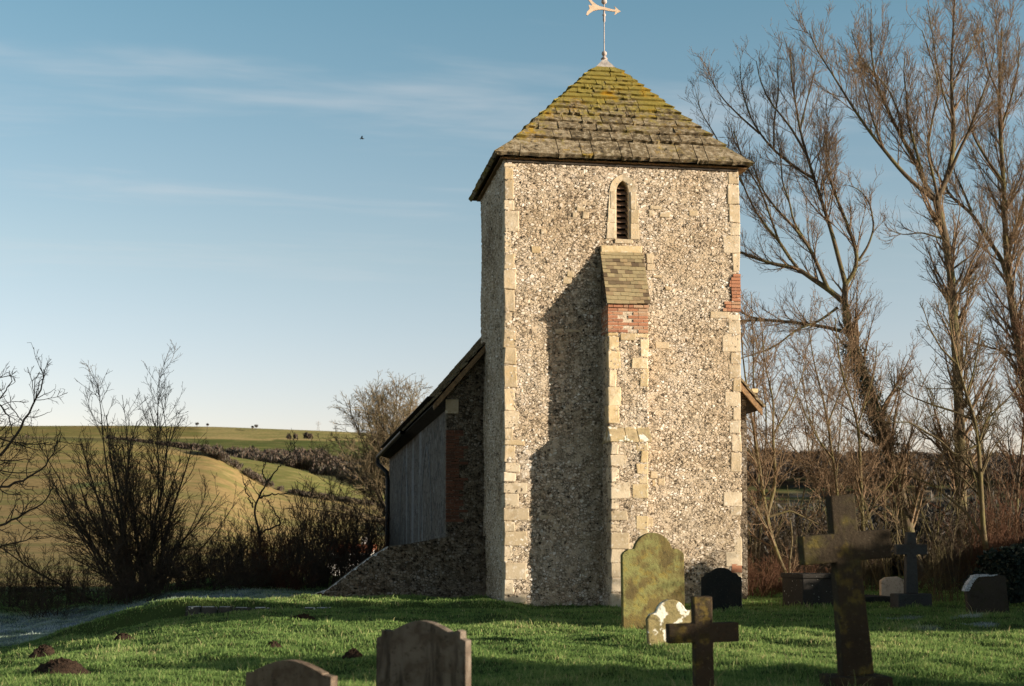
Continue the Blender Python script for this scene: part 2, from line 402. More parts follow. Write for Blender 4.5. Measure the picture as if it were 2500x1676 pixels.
# dressed blocks scattered through the flint
mb = MB()
for (a, b, c, d) in [(895, 305, 955, 342), (868, 350, 905, 385), (1420, 305, 1500, 330), (1410, 335, 1450, 375), (1488, 350, 1562, 385), (1700, 340, 1765, 375),
                     (1395, 645, 1445, 715), (1395, 718, 1452, 765), (830, 772, 880, 812), (800, 815, 865, 860), (1440, 800, 1500, 815), (940, 345, 985, 395),
                     (745, 1180, 790, 1220), (820, 1185, 930, 1200), (575, 590, 640, 640), (1460, 1275, 1560, 1320), (1850, 1060, 1985, 1105), (640, 470, 680, 500), (1530, 880, 1570, 905)]:
    p = U(1100 + a / 2.924, 400 + d / 2.924, 0); q = U(1100 + b * 0 + c / 2.924, 400 + b / 2.924, 0)
    mb.box(p[0], q[0], -.034, .05, p[2], q[2], .012)
for (a, b, c, d) in [(1425, 590, 1475, 640), (1480, 640, 1530, 690), (1440, 650, 1460, 700), (1400, 920, 1440, 985), (640, 900, 700, 930)]:
    p = U(1100 + a / 2.924, 950 + d / 2.924, 0); q = U(1100 + c / 2.924, 950 + b / 2.924, 0)
    mb.box(p[0], q[0], -.034, .05, p[2], q[2], .012)
build_each(mb, 8, 'dressed_block', M['limestone'], tower, .015)
# brick repair on the right edge
mb = MB(); zb = U(1790, 762, 0)[2]; zt_ = U(1790, 668, 0)[2]; nb = int((zt_ - zb) / .078)
for k in range(nb):
    z = zb + k * .078; w = [.36, .30, .33, .16, .15, .17, .19, .21, .2, .17, .12, .10, .10][min(k, 12)]
    x = X1 + .022
    while x > X1 - w:
        bw = min(rng.choice([.215, .105]), x - (X1 - w) + .03); mb.box(x - bw + .006, x, -.040 - rng.uniform(0, .008), .1, z + .005, z + .068, .003); x -= bw
mb.build('brick_repair', M['brick'], tower)
mb = MB(); p = U(1797, 1398, 0); mb.box(p[0] - .11, X1 + .02, -.036, .1, p[2], p[2] + .19, .006); mb.build('brick_repair', M['brick'], tower, bevel=.01)

# belfry window
win = obj('lancet_window', [(WC - WH, .30, WB), (WC + WH, .30, WB), (WC + WH, .30, WA), (WC - WH, .30, WA)], [(0, 1, 2, 3)], M['dark'], church)
inner = [(WH, WB)] + lancet(WH, WS, WA) + [(-WH, WB)]
fw_ = U(1562, 520, 0)[0] - WC; 
outer = [(fw_ * 1.0, WB)] + lancet(WH + .16, WS, WA + .125) + [(-fw_ * .95, WB)]
def wob(i):
    return [.0, .06, -.02, .03, .0, .05, -.01][i % 7]
V_ = []; F = []; n = len(inner)
for i, ((xi, zi), (xo, zo)) in enumerate(zip(inner, outer)):
    V_ += [(WC + xi * .94, .28, zi), (WC + xi, -.012, zi), (WC + xo, -.036, zo), (WC + xo, .03, zo)]
for i in range(n - 1):
    for k in range(3): F.append((i * 4 + k, i * 4 + k + 1, (i + 1) * 4 + k + 1, (i + 1) * 4 + k))
fr = obj('stone_frame', V_, F, M['limestone'], win)
mb = MB(); mb.box(WC - WH * 1.35, WC + WH * 1.55, -.05, .28, WB - .10, WB - .002, .004)
zz = WB
sp = [(.0, .33, 1.0), (.33, .62, .88), (.62, 1.0, .72)]
for sgn in (-1, 1):
    for a, b, f in sp:
        h = WS - WB
        mb.box(min(WC + sgn * (WH + .035), WC + sgn * fw_ * f * rng.uniform(.92, 1.06)), max(WC + sgn * (WH + .035), WC + sgn * fw_ * f * rng.uniform(.92, 1.06)), -.041, .04, WB + a * h + .004, WB + b * h - .004, .007)
mb.build('jamb_stones', M['limestone'], win, bevel=.012)
mb = MB(); ns = 10
for k in range(ns):
    z = WB + .01 + (WA - WB - .06) * k / ns; hw = WH * (.97 if z < WS else .97 - .75 * ((z - WS) / (WA - WS)) ** 1.5)
    c = [(WC - hw, .07, z), (WC + hw, .07, z), (WC + hw, .19, z + .095), (WC - hw, .19, z + .095)]
    c2 = [(x, y + .004, zc + .02) for x, y, zc in c]
    mb.hexa(c + c2)
mb.build('louvre_slats', M['louvre'], win)

# tower roof of stone slabs
def roof_face(mb, und, origin, ax, inn, half, depth, z0, za, courses, wr, rise=None):
    """origin: eave mid point, ax: unit along the eave, inn: unit inwards"""
    origin = np.array(origin); ax = np.array(ax); inn = np.array(inn)
    s1, h1 = .14 * depth, .118 * (za - z0)
    def hgt(s): return np.where(s < s1, h1 * s / s1, h1 + (za - z0 - h1) * (s - s1) / (depth - s1))
    def P(x, s, lift):
        h = float(hgt(s)); sl = math.atan2(za - z0, depth)
        p = origin + ax * x + inn * s; 
        return np.array([p[0], p[1], z0 + h]) + (np.array([-inn[0], -inn[1], 0]) * math.sin(sl) + np.array([0, 0, math.cos(sl)])) * lift
    for ci in range(len(courses) - 1):
        sa, sb = courses[ci], min(courses[ci + 1] + .07, depth * .985)
        wa = half * (1 - sa / depth); wb = half * (1 - sb / depth); wm = half * (1 - courses[ci + 1] / depth)
        x = -1.0; big = wr * (1.25 - .5 * ci / len(courses))
        cuts = [-1.0]
        xx = -wa + big * rng.uniform(.6, 2.0)
        while xx < wa - big * .75:
            cuts.append(xx / wa); xx += big * rng.choice([.55, .8, 1.0, 1.3, 1.9]) * rng.uniform(.85, 1.15)
        cuts.append(1.0)
        for q in range(len(cuts) - 1):
            l, r = cuts[q] * wa, cuts[q + 1] * wa
            gl = .009 if q else -.02; gr = .009 if q < len(cuts) - 2 else -.02
            # upper edge follows the hip at the ends
            ul = l if q else -wb; ur = r if q < len(cuts) - 2 else wb
            ul = max(ul, -wb); ur = min(ur, wb)
            if ur - ul < .03:
                if q == 0: ur = min(ul + .03, wb)
                elif q == len(cuts) - 2: ul = max(ur - .03, -wb)
                else: ul, ur = max(min(l, wb - .03), -wb), min(max(r, -wb + .03), wb)
            th = .055 + rng.uniform(-.008, .016); lf = .040 + rng.uniform(-.008, .014); ds = rng.uniform(-.018, .018)
            if ci == 0: th, lf, ds = .10, -.03, rng.uniform(-.01, .01)
            m_ = 4; top = []; bot = []
            for k in range(m_ + 1):
                f = k / m_; wv = rng.uniform(-.010, .010)
                top.append((P(l + gl + (r - gr - l - gl) * f, sa + ds + wv, lf + th + rng.uniform(-.004, .004)), P(ul + gl + (ur - gr - ul - gl) * f, sb, .016)))
                bot.append((P(l + gl + (r - gr - l - gl) * f, sa + ds + wv, lf), P(ul + gl + (ur - gr - ul - gl) * f, sb, -.012)))
            Vv = []; Ff = []
            for k in range(m_ + 1): Vv += [bot[k][0], top[k][0], top[k][1], bot[k][1]]
            for k in range(m_):
                a = 4 * k; b = a + 4
                Ff += [(a, b, b + 1, a + 1), (a + 1, b + 1, b + 2, a + 2), (a + 3, a, b, b + 3)[::-1]]
            Ff += [(0, 1, 2, 3), tuple(4 * m_ + q_ for q_ in (3, 2, 1, 0))]
            mb.add(Vv, Ff)
    Vu = [P(-half, 0, -.01), P(half, 0, -.01), P(half * (1 - s1 / depth), s1, -.01), P(-half * (1 - s1 / depth), s1, -.01), P(0, depth, -.01)]
    und.add(Vu, [(0, 1, 2, 3), (3, 2, 4)])
hx = W / 2 + OV; hy = L / 2 + OV
# courses on the front face from the photographed slab lines
tgt = [393, 345, 323, 303.5, 286, 270, 255.5, 242.5, 231, 219.5, 208, 197.5, 186.5, 176, 166]
def solve_s(y):
    lo, hi = -.05, hy
    for _ in range(40):
        s = (lo + hi) / 2; h = float(np.interp(s, [-.1, 0, .14 * hy, hy], [-.08, 0, .118 * (APEXZ_ - ZE), APEXZ_ - ZE])) + .05
        if proj([TXC_, -OV + s, ZE + h])[1] > y: lo = s
        else: hi = s
    return lo
cs = [0.0] + [solve_s(y) for y in tgt[1:]]
rb, un = MB(), MB()
for (o_, ax, inn, half, dep) in [((TXC_, -OV), (1, 0), (0, 1), hx, hy), ((X0 - OV, YC), (0, -1), (1, 0), hy, hx), ((TXC_, L + OV), (-1, 0), (0, -1), hx, hy), ((X1 + OV, YC), (0, 1), (-1, 0), hy, hx)]:
    c_ = [c * dep / hy for c in cs]
    roof_face(rb, un, o_, ax, inn, half, dep, ZE, APEXZ_, c_, .36)
roof = rb.build('tower_roof', M['roof'], church)
un.build('roof_boarding', M['darkwood'], roof)
mb = MB()
mb.box(X0 - OV + .13, X1 + OV - .07, -OV + .15, L + OV - .13, ZE - .05, ZE - .02)
mb.build('eaves_soffit', M['wood'], roof)
mb = MB()   # wall plate tucked between wall head and soffit
mb.box(X0 + .03, X1 - .03, -.05, L + .02, ZT - .01, ZE - .052); mb.build('wall_plate', M['darkwood'], roof)
mb = MB(); cap = [(-.0, 0)]
r_ = .23; zc_ = APEXZ_ - .22
for sx, sy in ((1, 0),):
    mb.add([(TXC_ - r_ * 1.1, YC - r_ * .8, zc_), (TXC_ + r_ * 1.1, YC - r_ * .8, zc_), (TXC_ + r_ * 1.1, YC + r_ * .8, zc_), (TXC_ - r_ * 1.1, YC + r_ * .8, zc_), (TXC_ - .05, YC - .05, zc_ + .24), (TXC_ + .05, YC - .05, zc_ + .24), (TXC_ + .05, YC + .05, zc_ + .24), (TXC_ - .05, YC + .05, zc_ + .24)],
           [(0, 1, 5, 4), (1, 2, 6, 5), (2, 3, 7, 6), (3, 0, 4, 7), (4, 5, 6, 7), (3, 2, 1, 0)])
mb.build('lead_cap', M['lead'], roof)

# weathervane (a thing of its own, standing on the roof)
PXM = float(np.linalg.norm(APEX - CAM)) / FPX
ax_, ay_ = TXC_, YC
def hz(y): return float(U(1476, y, YC)[2])
vane = thing('weathervane', (ax_, ay_, hz(153)), 'pale gilt arrow weathervane with forked tail on top of the tower roof', 'weathervane')
mb = MB(); p6 = PXM / 8.71
mb.lathe([(.075, hz(155)), (.07, hz(152)), (.055, hz(148)), (.055, hz(146)), (.08, hz(145.2)), (.08, hz(143.5)), (.045, hz(142)), (.05, hz(139.5)), (.02, hz(138)), (.014, hz(134)), (.012, hz(56)), (.02, hz(54)), (.03, hz(50)), (.027, hz(43)), (.025, hz(41)), (.043, hz(38.5)), (.043, hz(36.5)), (.022, hz(34)), (.022, hz(28)), (.014, hz(20)), (.012, hz(5))], (ax_, ay_), 12)
mb.build('rod', M['rod'], vane, smooth=True)
def ball(name, y, r, mat):
    mb = MB(); z = hz(y)
    mb.lathe([(max(.002, r * math.sin(math.pi * k / 10)), z - r * math.cos(math.pi * k / 10)) for k in range(11)], (ax_, ay_), 16)
    return mb.build(name, mat, vane, smooth=True)
ball('finial_ball', 131.5, .062, M['rod']); ball('finial_ball', 4.5, .068, M['rod'])
pr = [(300, -70), (345, -10), (420, 60), (500, 120), (560, 145), (640, 160), (740, 178), (870, 205), (895, 175), (865, 128), (930, 180), (1000, 230), (935, 260), (870, 312), (890, 240), (740, 232), (640, 215), (540, 222), (430, 250), (370, 290), (310, 352), (285, 340), (300, 280), (355, 215), (345, 170), (335, 130), (395, 150), (405, 130), (330, 30), (270, -60)]
prof = [(ax_ + (x - 660) * p6, hz(0) - y * p6) for x, y in pr][::-1]
mb = MB(); mb.prism(prof, ay_ - .03, ay_ + .0); mb.build('arrow_vane', M['vane'], vane)

# buttress
BP = .64; BPL = .86; BX0 = U(1469, 900, 0)[0] + .01; BX1 = BX0 + .86
ZSET0 = U(1490, 1076, -BPL)[2]; ZSET1 = U(1490, 1042, -BP)[2]; ZTOP = U(1486, 741, -.71)[2]; ZPK = U(1468, 605, 0)[2]
BXR = U(1580, 1250, -BPL)[0]
V_, F = wall_loop([(BX0, .02, .03), (BX0, -BPL, .0165), (BXR, -BPL, .03), (BXR, .02, .3)], -.45, ZSET0, .0165)
but = obj('buttress', V_, F, M['flint'], church, smooth=True)
V_, F = wall_loop([(BX0, .02, .03), (BX0, -BP, .0165), (BX1, -BP, .03), (BX1, .02, .3)], ZSET0 - .02, ZTOP + .05, .0165)
obj('upper_stage', V_, F, M['flint'], but, smooth=True)
mb = MB()   # sloping set-off stones
xs = [BX0 - .03, BX0 + .33, BX0 + .6, max(BX1, BXR) + .03]
for a, b in zip(xs[:-1], xs[1:]):
    a += .004; b -= .004
    z0 = ZSET0 + rng.uniform(-.01, .01)
    mb.hexa([(a, -BPL - .035, z0 - .03), (b, -BPL - .035, z0 - .03), (b, .0, z0 - .03), (a, .0, z0 - .03), (a, -BPL - .035, z0 + .03), (b, -BPL - .035, z0 + .03), (b, -BP + .03, ZSET1 + .04), (a, -BP + .03, ZSET1 + .04)])
M['setoff'] = graystone('lichened_setoff_stone', (.44, .34, .19), (.56, .45, .28), (.40, .33, .18), .4, 5, white=.42)
mb.build('setoff_stones', M['setoff'], but, bevel=.012)
quoins('quoin_stones', BX0, 1, -.3, ZSET0 - .05, (.22, .40), (.2, .36), but, yf=-BPL, side=True, skip=.08)
quoins('quoin_stones', BXR, -1, .9, ZSET0 - .05, (.16, .32), (.2, .36), but, yf=-BPL, side=True, skip=.1, mat='tanstone')
zbr0 = U(1488, 812, -BP)[2]
quoins('quoin_stones', BX0, 1, ZSET1 + .06, zbr0, (.19, .27), (.22, .42), but, yf=-BP, side=True, mat='tanstone', skip=.05)
quoins('quoin_stones', BX1, -1, ZSET1 + .06, zbr0, (.16, .34), (.22, .42), but, yf=-BP, side=True, mat='tanstone', skip=.05)
mb = MB(); mb.box(BX0 + .25, BX0 + .60, -BP - .034, -BP + .05, zbr0 - .16, zbr0 - .02, .01); mb.build('dressed_block', M['limestone'], but, bevel=.012)
# brick band under the tiles
mb = MB(); mb2 = MB(); nb = int(round((ZTOP - zbr0) / .0765)); mb2.box(BX0 - .012, BX1 + .012, -BP - .020, 0, zbr0, ZTOP - .005)
for k in range(nb):
    z = zbr0 + k * .0765
    x = BX0 - .02 - (.11 if k % 2 else 0); top = k >= nb - 2
    while x < BX1 + .0:
        bw = .225 if (k % 2 == 0 or rng.random() < .7) else .112
        a, b = max(x, BX0 - .018), min(x + bw - .012, BX1 + .018)
        mid = (a + b) / 2 - BX0
        if b - a > .04 and (top or not (.27 < mid < .57 and (k % 2 == 1 or rng.random() < .35))):
            mb.box(a, b, -BP - .034 - rng.uniform(0, .005) - (.03 if k == nb - 1 else 0), -.01, z + .004, z + .064, .0025)
        x += bw
bb = mb2.build('brick_band', M['mortar'], but); mb.build('bricks', M['brick'], bb)
# tile roof
mb = MB(); nc = 15; sl = np.array([0, -.72, ZTOP - ZPK]); LT = np.linalg.norm(sl[1:]); dn = sl / LT; nrm = np.array([0, -(ZPK - ZTOP) / LT, .72 / LT]); nrm = np.array([0, -dn[2] * -1, 0]) * 0 + np.array([0, dn[2], -dn[1]]); nrm = nrm if nrm[2] > 0 else -nrm
if nrm[1] > 0: nrm[1] = -nrm[1]
for k in range(nc):
    a = LT * k / nc - .03; b = LT * (k + 1) / nc + .012
    tx0 = U(1468 + 18 * k / nc, 650, 0)[0]
    x = BX0 - .05 - (.08 if k % 2 else 0); sag = rng.uniform(-.01, .01)
    while x < BX1 + .05:
        w = .165; l, r = max(x, BX0 - .05), min(x + w - .003, BX1 + .05)
        if r - l > .02:
            j = rng.uniform(-.004, .004)
            tp = np.array([0, 0, ZPK]) + dn * a; bt = np.array([0, 0, ZPK]) + dn * (b + rng.uniform(-.006, .006) + .012 * math.sin((x - BX0) * 3.6 + k))
            c = []
            for lift_t, lift_b in ((.0, .022 + j), (.014, .037 + j)):
                c += [tuple(bt + nrm * lift_b + [l, 0, 0]), tuple(bt + nrm * lift_b + [r, 0, 0]), tuple(tp + nrm * lift_t + [r, 0, 0]), tuple(tp + nrm * lift_t + [l, 0, 0])]
            mb.hexa(c)
        x += w
tr = mb.build('tile_roof', M['tile'], but)
mb = MB(); mb.add([(BX0 - .02, .02, ZPK), (BX0 - .02, -.70, ZTOP), (BX0 - .02, .02, ZTOP - .01), (BX1 + .02, .02, ZPK), (BX1 + .02, -.70, ZTOP), (BX1 + .02, .02, ZTOP - .01)], [(0, 2, 1), (3, 4, 5), (0, 1, 4, 3), (1, 2, 5, 4), (0, 3, 5, 2)])
mb.build('tile_bedding', M['flint_shaded'], tr)
mb = MB(); mb.box(BX0 - .04, BX1 + .03, -.10, .03, ZPK - .12, ZPK + .035, .01); mb.build('mortar_fillet', M['tanstone'], tr, bevel=.02)

# nave
LN, XN, LF, ZN = 3.27, 3.75, 22.4, 5.0
XR = 11.2; XC = (XN + XR) / 2; hit = U(1187, 803, LN)
tanr = 1.16; ZR = ZN + (XC - XN) * tanr
V_, F = wall_loop([(XN, LF, .25), (XN, LN, .05), (X0 + .3, LN, .4)], -1.2, ZN - .02, .05, closed=False)
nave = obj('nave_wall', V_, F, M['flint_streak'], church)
mb = MB()
wf = MB()
wf.prism([(XN - .004, -1.2), (X0 + .02, -1.2), (X0 + .02, ZN + (X0 - XN) * tanr), (XN - .004, ZN)], LN - .02, LN + .3)
wf.prism([(X1 - .02, -1.2), (XR, -1.2), (XR, ZN), (X1 - .02, ZN + (XR - X1) * tanr)], LN - .02, LN + .3)
build_each(wf, 8, 'gable_wall', M['flint_shaded'], nave)
mb.box(XR - .3, XR, LN + .31, LF, -1.2, ZN); mb.box(XN + .01, XR - .31, LF - .3, LF - .005, -1.2, ZN)
mb.prism([(XN, ZN), (XR, ZN), (XC, ZR)], LF - .3, LF - .01)
mb.build('rear_walls', M['flint_bump'], nave)
mb = MB()
p = U(1090, 1010, LN - .02); q = U(1119, 976, LN - .02); mb.box(XN - .02, q[0], LN - .05, LN + .1, p[2], q[2], .006)
mb.build('quoin_stones', M['limestone'], nave, bevel=.012)
M['dullstone'] = simple('dull_grey_stone', (.10, .10, .10), (.19, .19, .19), 9)
def UX(px, py, x):
    d = ray(px, py); return CAM + d * ((x - CAM[0]) / d[0])
for (pl, pr_, pa_x, pa_y, pb_y) in ((1029, 1054, 1041, 1082, 1296), (975, 1001, 988, 1116, 1312)):
    yl, yr = UX(pl, 1200, XN)[1], UX(pr_, 1200, XN)[1]; za_ = UX(pa_x, pa_y, XN)[2]; zb2 = UX(pa_x, pb_y, XN)[2]
    ym, hw_ = (yl + yr) / 2, abs(yl - yr) / 2; zs_ = za_ - hw_ * 1.5
    pts_ = [(hw_, zb2)] + lancet(hw_, zs_, za_) + [(-hw_, zb2)]; pin = [(hw_ - .10, zb2)] + lancet(hw_ - .10, zs_, za_ - .13) + [(-hw_ + .10, zb2)]
    Vv = []; Ff = []
    for (a, z_a), (b, z_b) in zip(pts_, pin): Vv += [(XN - .015, ym + a, z_a), (XN - .015, ym + b, z_b), (XN + .05, ym + b, z_b), (XN + .05, ym + a, z_a)]
    for q in range(len(pts_) - 1):
        for k_ in range(4): Ff.append((q * 4 + k_, q * 4 + (k_ + 1) % 4, q * 4 + 4 + (k_ + 1) % 4, q * 4 + 4 + k_))
    obj('blocked_window', Vv, Ff, M['dullstone'], nave)
mb = MB(); z0 = U(1090, 1275, LN)[2]; z1 = U(1090, 1052, LN)[2]; k = 0; z = z0
while z < z1:
    w = [.24, .31, .22, .34, .27][k % 5]; x = XN - .01
    while x < XN + w:
        bw = .215 if rng.random() < .6 else .105
        mb.box(x, x + bw - .01, LN - .04, LN + .05, z + .005, z + .065, .003); x += bw
    z += .076; k += 1
mb.build('brick_quoin', M['brickshade'], nave)
# nave roof: courses of stone slabs on each slope
rm = MB(); nl = math.hypot(1, tanr)
y0r, y1r = LN - .28, LF + .2
SLOPE = (XC - XN + .36) * nl
for side in (1, -1):
    xe = XN - .36 if side == 1 else XR + .36; ze = ZN - .36 * tanr + .1
    ncs = 20
    for k in range(ncs):
        a = SLOPE * k / ncs; b = SLOPE * (k + 1) / ncs + .05
        def PP(s, y, lf): return (xe + side * s / nl - side * lf * tanr / nl, y, ze + s / nl * tanr + lf / nl)
        y = y0r
        while y < y1r:
            w = rng.uniform(.5, 1.0) if side == 1 else 4.0
            if side == 1 and LN + .3 < y and y > 12: w = 2.5
            yb = min(y + w, y1r); a2 = a + rng.uniform(-.02, .02); th = .045 + rng.uniform(0, .015)
            xin = xe + side * b / nl
            yy = y
            if yb <= L + .01 and X0 < xin < X1:
                y = yb; continue
            if y < L + .02 and X0 + .02 < xin < X1 - .02: yy = L + .02
            if yb - yy > .02:
                rm.hexa([PP(a2, yy + .006, .03), PP(a2, yb - .006, .03), PP(b, yb - .006, 0), PP(b, yy + .006, 0), PP(a2, yy + .006, .03 + th), PP(a2, yb - .006, .03 + th), PP(b, yb - .006, th), PP(b, yy + .006, th)][::1])
            y = yb
nr = rm.build('nave_roof', M['roof'], church)
mb = MB()
for side in (1, -1):
    xe = XN - .33 if side == 1 else XR + .33; ze = ZN - .33 * tanr + .06
    xt = (X0 + .02) if side == 1 else (X1 - .02)
    zt2 = ze + abs(xt - xe) * tanr
    for (yy0, yy1, d0, d1) in ((y0r + .02, y0r + .07, -.17, .0), (y0r + .075, LN - .03, -.09, -.03)):   # verge board and soffit
        mb.add([(xe, yy0, ze + d0), (xt, yy0, zt2 + d0), (xt, yy0, zt2 + d1), (xe, yy0, ze + d1), (xe, yy1, ze + d0), (xt, yy1, zt2 + d0), (xt, yy1, zt2 + d1), (xe, yy1, ze + d1)],
               [(0, 1, 2, 3), (7, 6, 5, 4), (0, 4, 5, 1), (1, 5, 6, 2), (2, 6, 7, 3), (3, 7, 4, 0)])
build_each(mb, 16, 'verge_board', M['wood'], nr)
mb = MB()
for side in (1, -1):
    xe = XN - .33 if side == 1 else XR + .33; xw = XN + .01 if side == 1 else XR - .01; ze = ZN - .33 * tanr + .06
    mb.add([(xe, LN - .02, ze - .02), (xw, LN - .02, ze - .12), (xw, LF, ze - .12), (xe, LF, ze - .02), (xe, LN - .02, ze + .0), (xw, LN - .02, ZN + .02), (xw, LF, ZN + .02), (xe, LF, ze)],
           [(0, 1, 2, 3), (7, 6, 5, 4), (0, 4, 5, 1), (1, 5, 6, 2), (2, 6, 7, 3), (3, 7, 4, 0)])
mb.box(XN - .36, XR + .36, LN + 1.0, LF, ZN - .04, ZN - .02)
mb.build('eaves_boards', M['darkwood'], nr)
# corbel stone of the right-hand eaves, catching the sun
mb = MB(); p = U(1844, 956, LN - .1); mb.box(p[0] - .14, p[0] + .02, LN - .25, LN + .1, p[2] - .06, p[2] + .05, .01); mb.build('eaves_corbel', M['tanstone'], nr, bevel=.01)
# gutter and downpipe at the far end of the north wall
def tube_pts(P, r, n=8):
    P = np.array(P, float); Vv = []; Ff = []
    for i, p in enumerate(P):
        t = P[min(i + 1, len(P) - 1)] - P[max(i - 1, 0)]; t /= np.linalg.norm(t)
        a = np.cross(t, [.31, .2, .93]); a /= np.linalg.norm(a); b = np.cross(t, a)
        for k in range(n):
            q = 2 * math.pi * k / n; Vv.append(p + r * (a * math.cos(q) + b * math.sin(q)))
    for i in range(len(P) - 1):
        for k in range(n): Ff.append((i * n + k, i * n + (k + 1) % n, (i + 1) * n + (k + 1) % n, (i + 1) * n + k))
    return Vv, Ff
mb = MB()
xg = XN - .42; zg_ = ZN - .36 * tanr + .06
mb.add(*tube_pts([(xg, LF + .15, zg_), (xg, LF + .15, zg_ - .25), (XN - .10, LF - .25, zg_ - .6), (XN - .08, LF - .25, zg_ - .9), (XN - .08, LF - .25, -1.5)], .075))
mb.add(*tube_pts([(xg, LN + 8, zg_ + .02), (xg, LF + .2, zg_)], .07))
mb.build('rainwater_pipe', M['iron'], church, smooth=True)
# raking flint footing below the north wall
pA, pB, pC, pD = U(1079, 1313, LN - .4), U(947, 1335, LN - .4), U(800, 1440, LN - .4), U(720, 1466, LN - .4)
prof = [(pD[0], -1.2), (X0 + .0, -1.2), (X0 + .0, pA[2] + .04), (pA[0], pA[2]), ((pA[0] + pB[0]) / 2, (pA[2] + pB[2]) / 2 - .02), (pB[0], pB[2]), ((pB[0] * 2 + pC[0]) / 3, (pB[2] * 2 + pC[2]) / 3 + .05), ((pB[0] + pC[0] * 2) / 3, (pB[2] + pC[2] * 2) / 3 + .03), (pC[0], pC[2]), (pD[0], pD[2])]
mb = MB(); mb.prism(prof, LN - .4, LN + .25)
ft = mb.build('raking_footing', M['flint_shaded'], church)
mb = MB(); rim_ = []
for a, b in zip(prof[5:-1], prof[6:]):
    for k in range(14): rim_.append((a[0] + (b[0] - a[0]) * k / 14, a[1] + (b[1] - a[1]) * k / 14))
Vv = []; Ff = []
for k, (x, z) in enumerate(rim_):
    wd_ = max(.0, .07 * math.sin(k * .9) + .05 * math.sin(k * 2.3 + 1) + rng.uniform(-.02, .05)) + .004
    y_ = LN - .408
    Vv += [(x, y_, z - .4 * wd_), (x, y_ - .002, z + .006), (x, y_ + wd_, z + .007), (x, y_ + wd_, z - .01)]
for k in range(len(rim_) - 1):
    for q in range(3): Ff.append((k * 4 + q, k * 4 + q + 1, k * 4 + 5 + q, k * 4 + 4 + q))
obj('frost_rim', Vv, Ff, M['frost'], ft)

# ------------------------------------------------------------------ gravestones
def rotz(P, c, a, lean=0.0, tilt=0.0):
    P = np.asarray(P, float) - np.array(c)
    if lean: cl, sl_ = math.cos(lean), math.sin(lean); P = P @ np.array([[cl, 0, -sl_], [0, 1, 0], [sl_, 0, cl]])     # sideways lean
    if tilt: ct, st = math.cos(tilt), math.sin(tilt); P = P @ np.array([[1, 0, 0], [0, ct, st], [0, -st, ct]])
    ca, sa = math.cos(a), math.sin(a)
    P = P @ np.array([[ca, sa, 0], [-sa, ca, 0], [0, 0, 1]])
    return P + np.array(c)
def arc(cx, cz, r, a0, a1, n): return [(cx + r * math.cos(math.radians(a0 + (a1 - a0) * k / n)), cz + r * math.sin(math.radians(a0 + (a1 - a0) * k / n))) for k in range(n + 1)]
def headstone(name, prof, th, c, a, mat, label, lean=0, tilt=0, cat='gravestone', group='old gravestones in the churchyard', bevel=.018, loc=None):
    mb = MB(); mb.prism([(x + c[0], z + c[2]) for x, z in prof], c[1] - th / 2, c[1] + th / 2)
    V_ = rotz(mb.v, c, a, lean, tilt)
    o = obj(name, V_, mb.f, mat, loc=c)
    m = o.modifiers.new('bevel', 'BEVEL'); m.width = bevel; m.segments = 2; m.limit_method = 'ANGLE'; m.angle_limit = math.radians(50)
    return tag(o, label, cat, group)
def spot(px, dep, dz=0.0):
    lat = (px - CX) / FPX * dep
    x = lat * math.cos(YAW) + dep * math.sin(YAW); y = CAM[1] + dep * math.cos(YAW) - lat * math.sin(YAW)
    return np.array([x, y, float(zg(x, y)) + dz])
def topz(py, dep): return CAM[2] + (1337 - py) / FPX * dep
GR = 'old gravestones in the churchyard'
# tall green headstone with an arched top and scrolled shoulders
d = 23.2; c = spot(1594, d); w = 156 * d / FPX; top = topz(1301, d) - c[2]; hs = top - .345 * w
prof = [(-w / 2, -.3), (w / 2, -.3), (w / 2, hs)] + [(w / 2 - .03 * w, hs + .045 * w), (w / 2 - .10 * w, hs + .085 * w), (w / 2 - .19 * w, hs + .095 * w)] + arc(0, hs + .035 * w, .31 * w, 12, 168, 14) + [(-w / 2 + .19 * w, hs + .095 * w), (-w / 2 + .10 * w, hs + .085 * w), (-w / 2 + .03 * w, hs + .045 * w), (-w / 2, hs)]
headstone('headstone', prof, .13, c, .02, M['g_green'], 'tall green algae covered headstone with an arched top in front of the buttress', lean=-.012)
# small leaning headstone blotched with white lichen
d = 19.2; c = spot(1640, d); w = 122 * d / FPX; top = topz(1463, d) - c[2]; hs = top - .36 * w
prof = [(-w / 2, -.3), (w / 2, -.3), (w / 2, hs), (w / 2 - .02, hs + .09 * w), (w / 2 - .08 * w, hs + .13 * w), (w / 2 - .18 * w, hs + .12 * w)] + arc(0, hs + .04 * w, .32 * w, 20, 160, 12) + [(-w / 2 + .18 * w, hs + .12 * w), (-w / 2 + .07 * w, hs + .09 * w), (-w / 2, hs)]
headstone('headstone', prof, .11, c, .0, M['g_white'], 'small leaning headstone blotched with white lichen behind the small cross', lean=-.06)
# dark slate headstone close to the tower
d = 28.6; c = spot(1760, d); w = 98 * d / FPX; top = topz(1388, d) - c[2]; hs = top - .22 * w
prof = [(-w / 2, -.3), (w / 2, -.3), (w / 2, hs), (w / 2 - .07 * w, hs + .02 * w), (w / 2 - .12 * w, hs + .10 * w)] + arc(0, hs - .12 * w, .36 * w, 42, 138, 10) + [(-w / 2 + .12 * w, hs + .10 * w), (-w / 2 + .07 * w, hs + .02 * w), (-w / 2, hs)]
headstone('headstone', prof, .09, c, -.12, M['g_dark'], 'dark slate headstone standing by the right corner of the tower', bevel=.008)
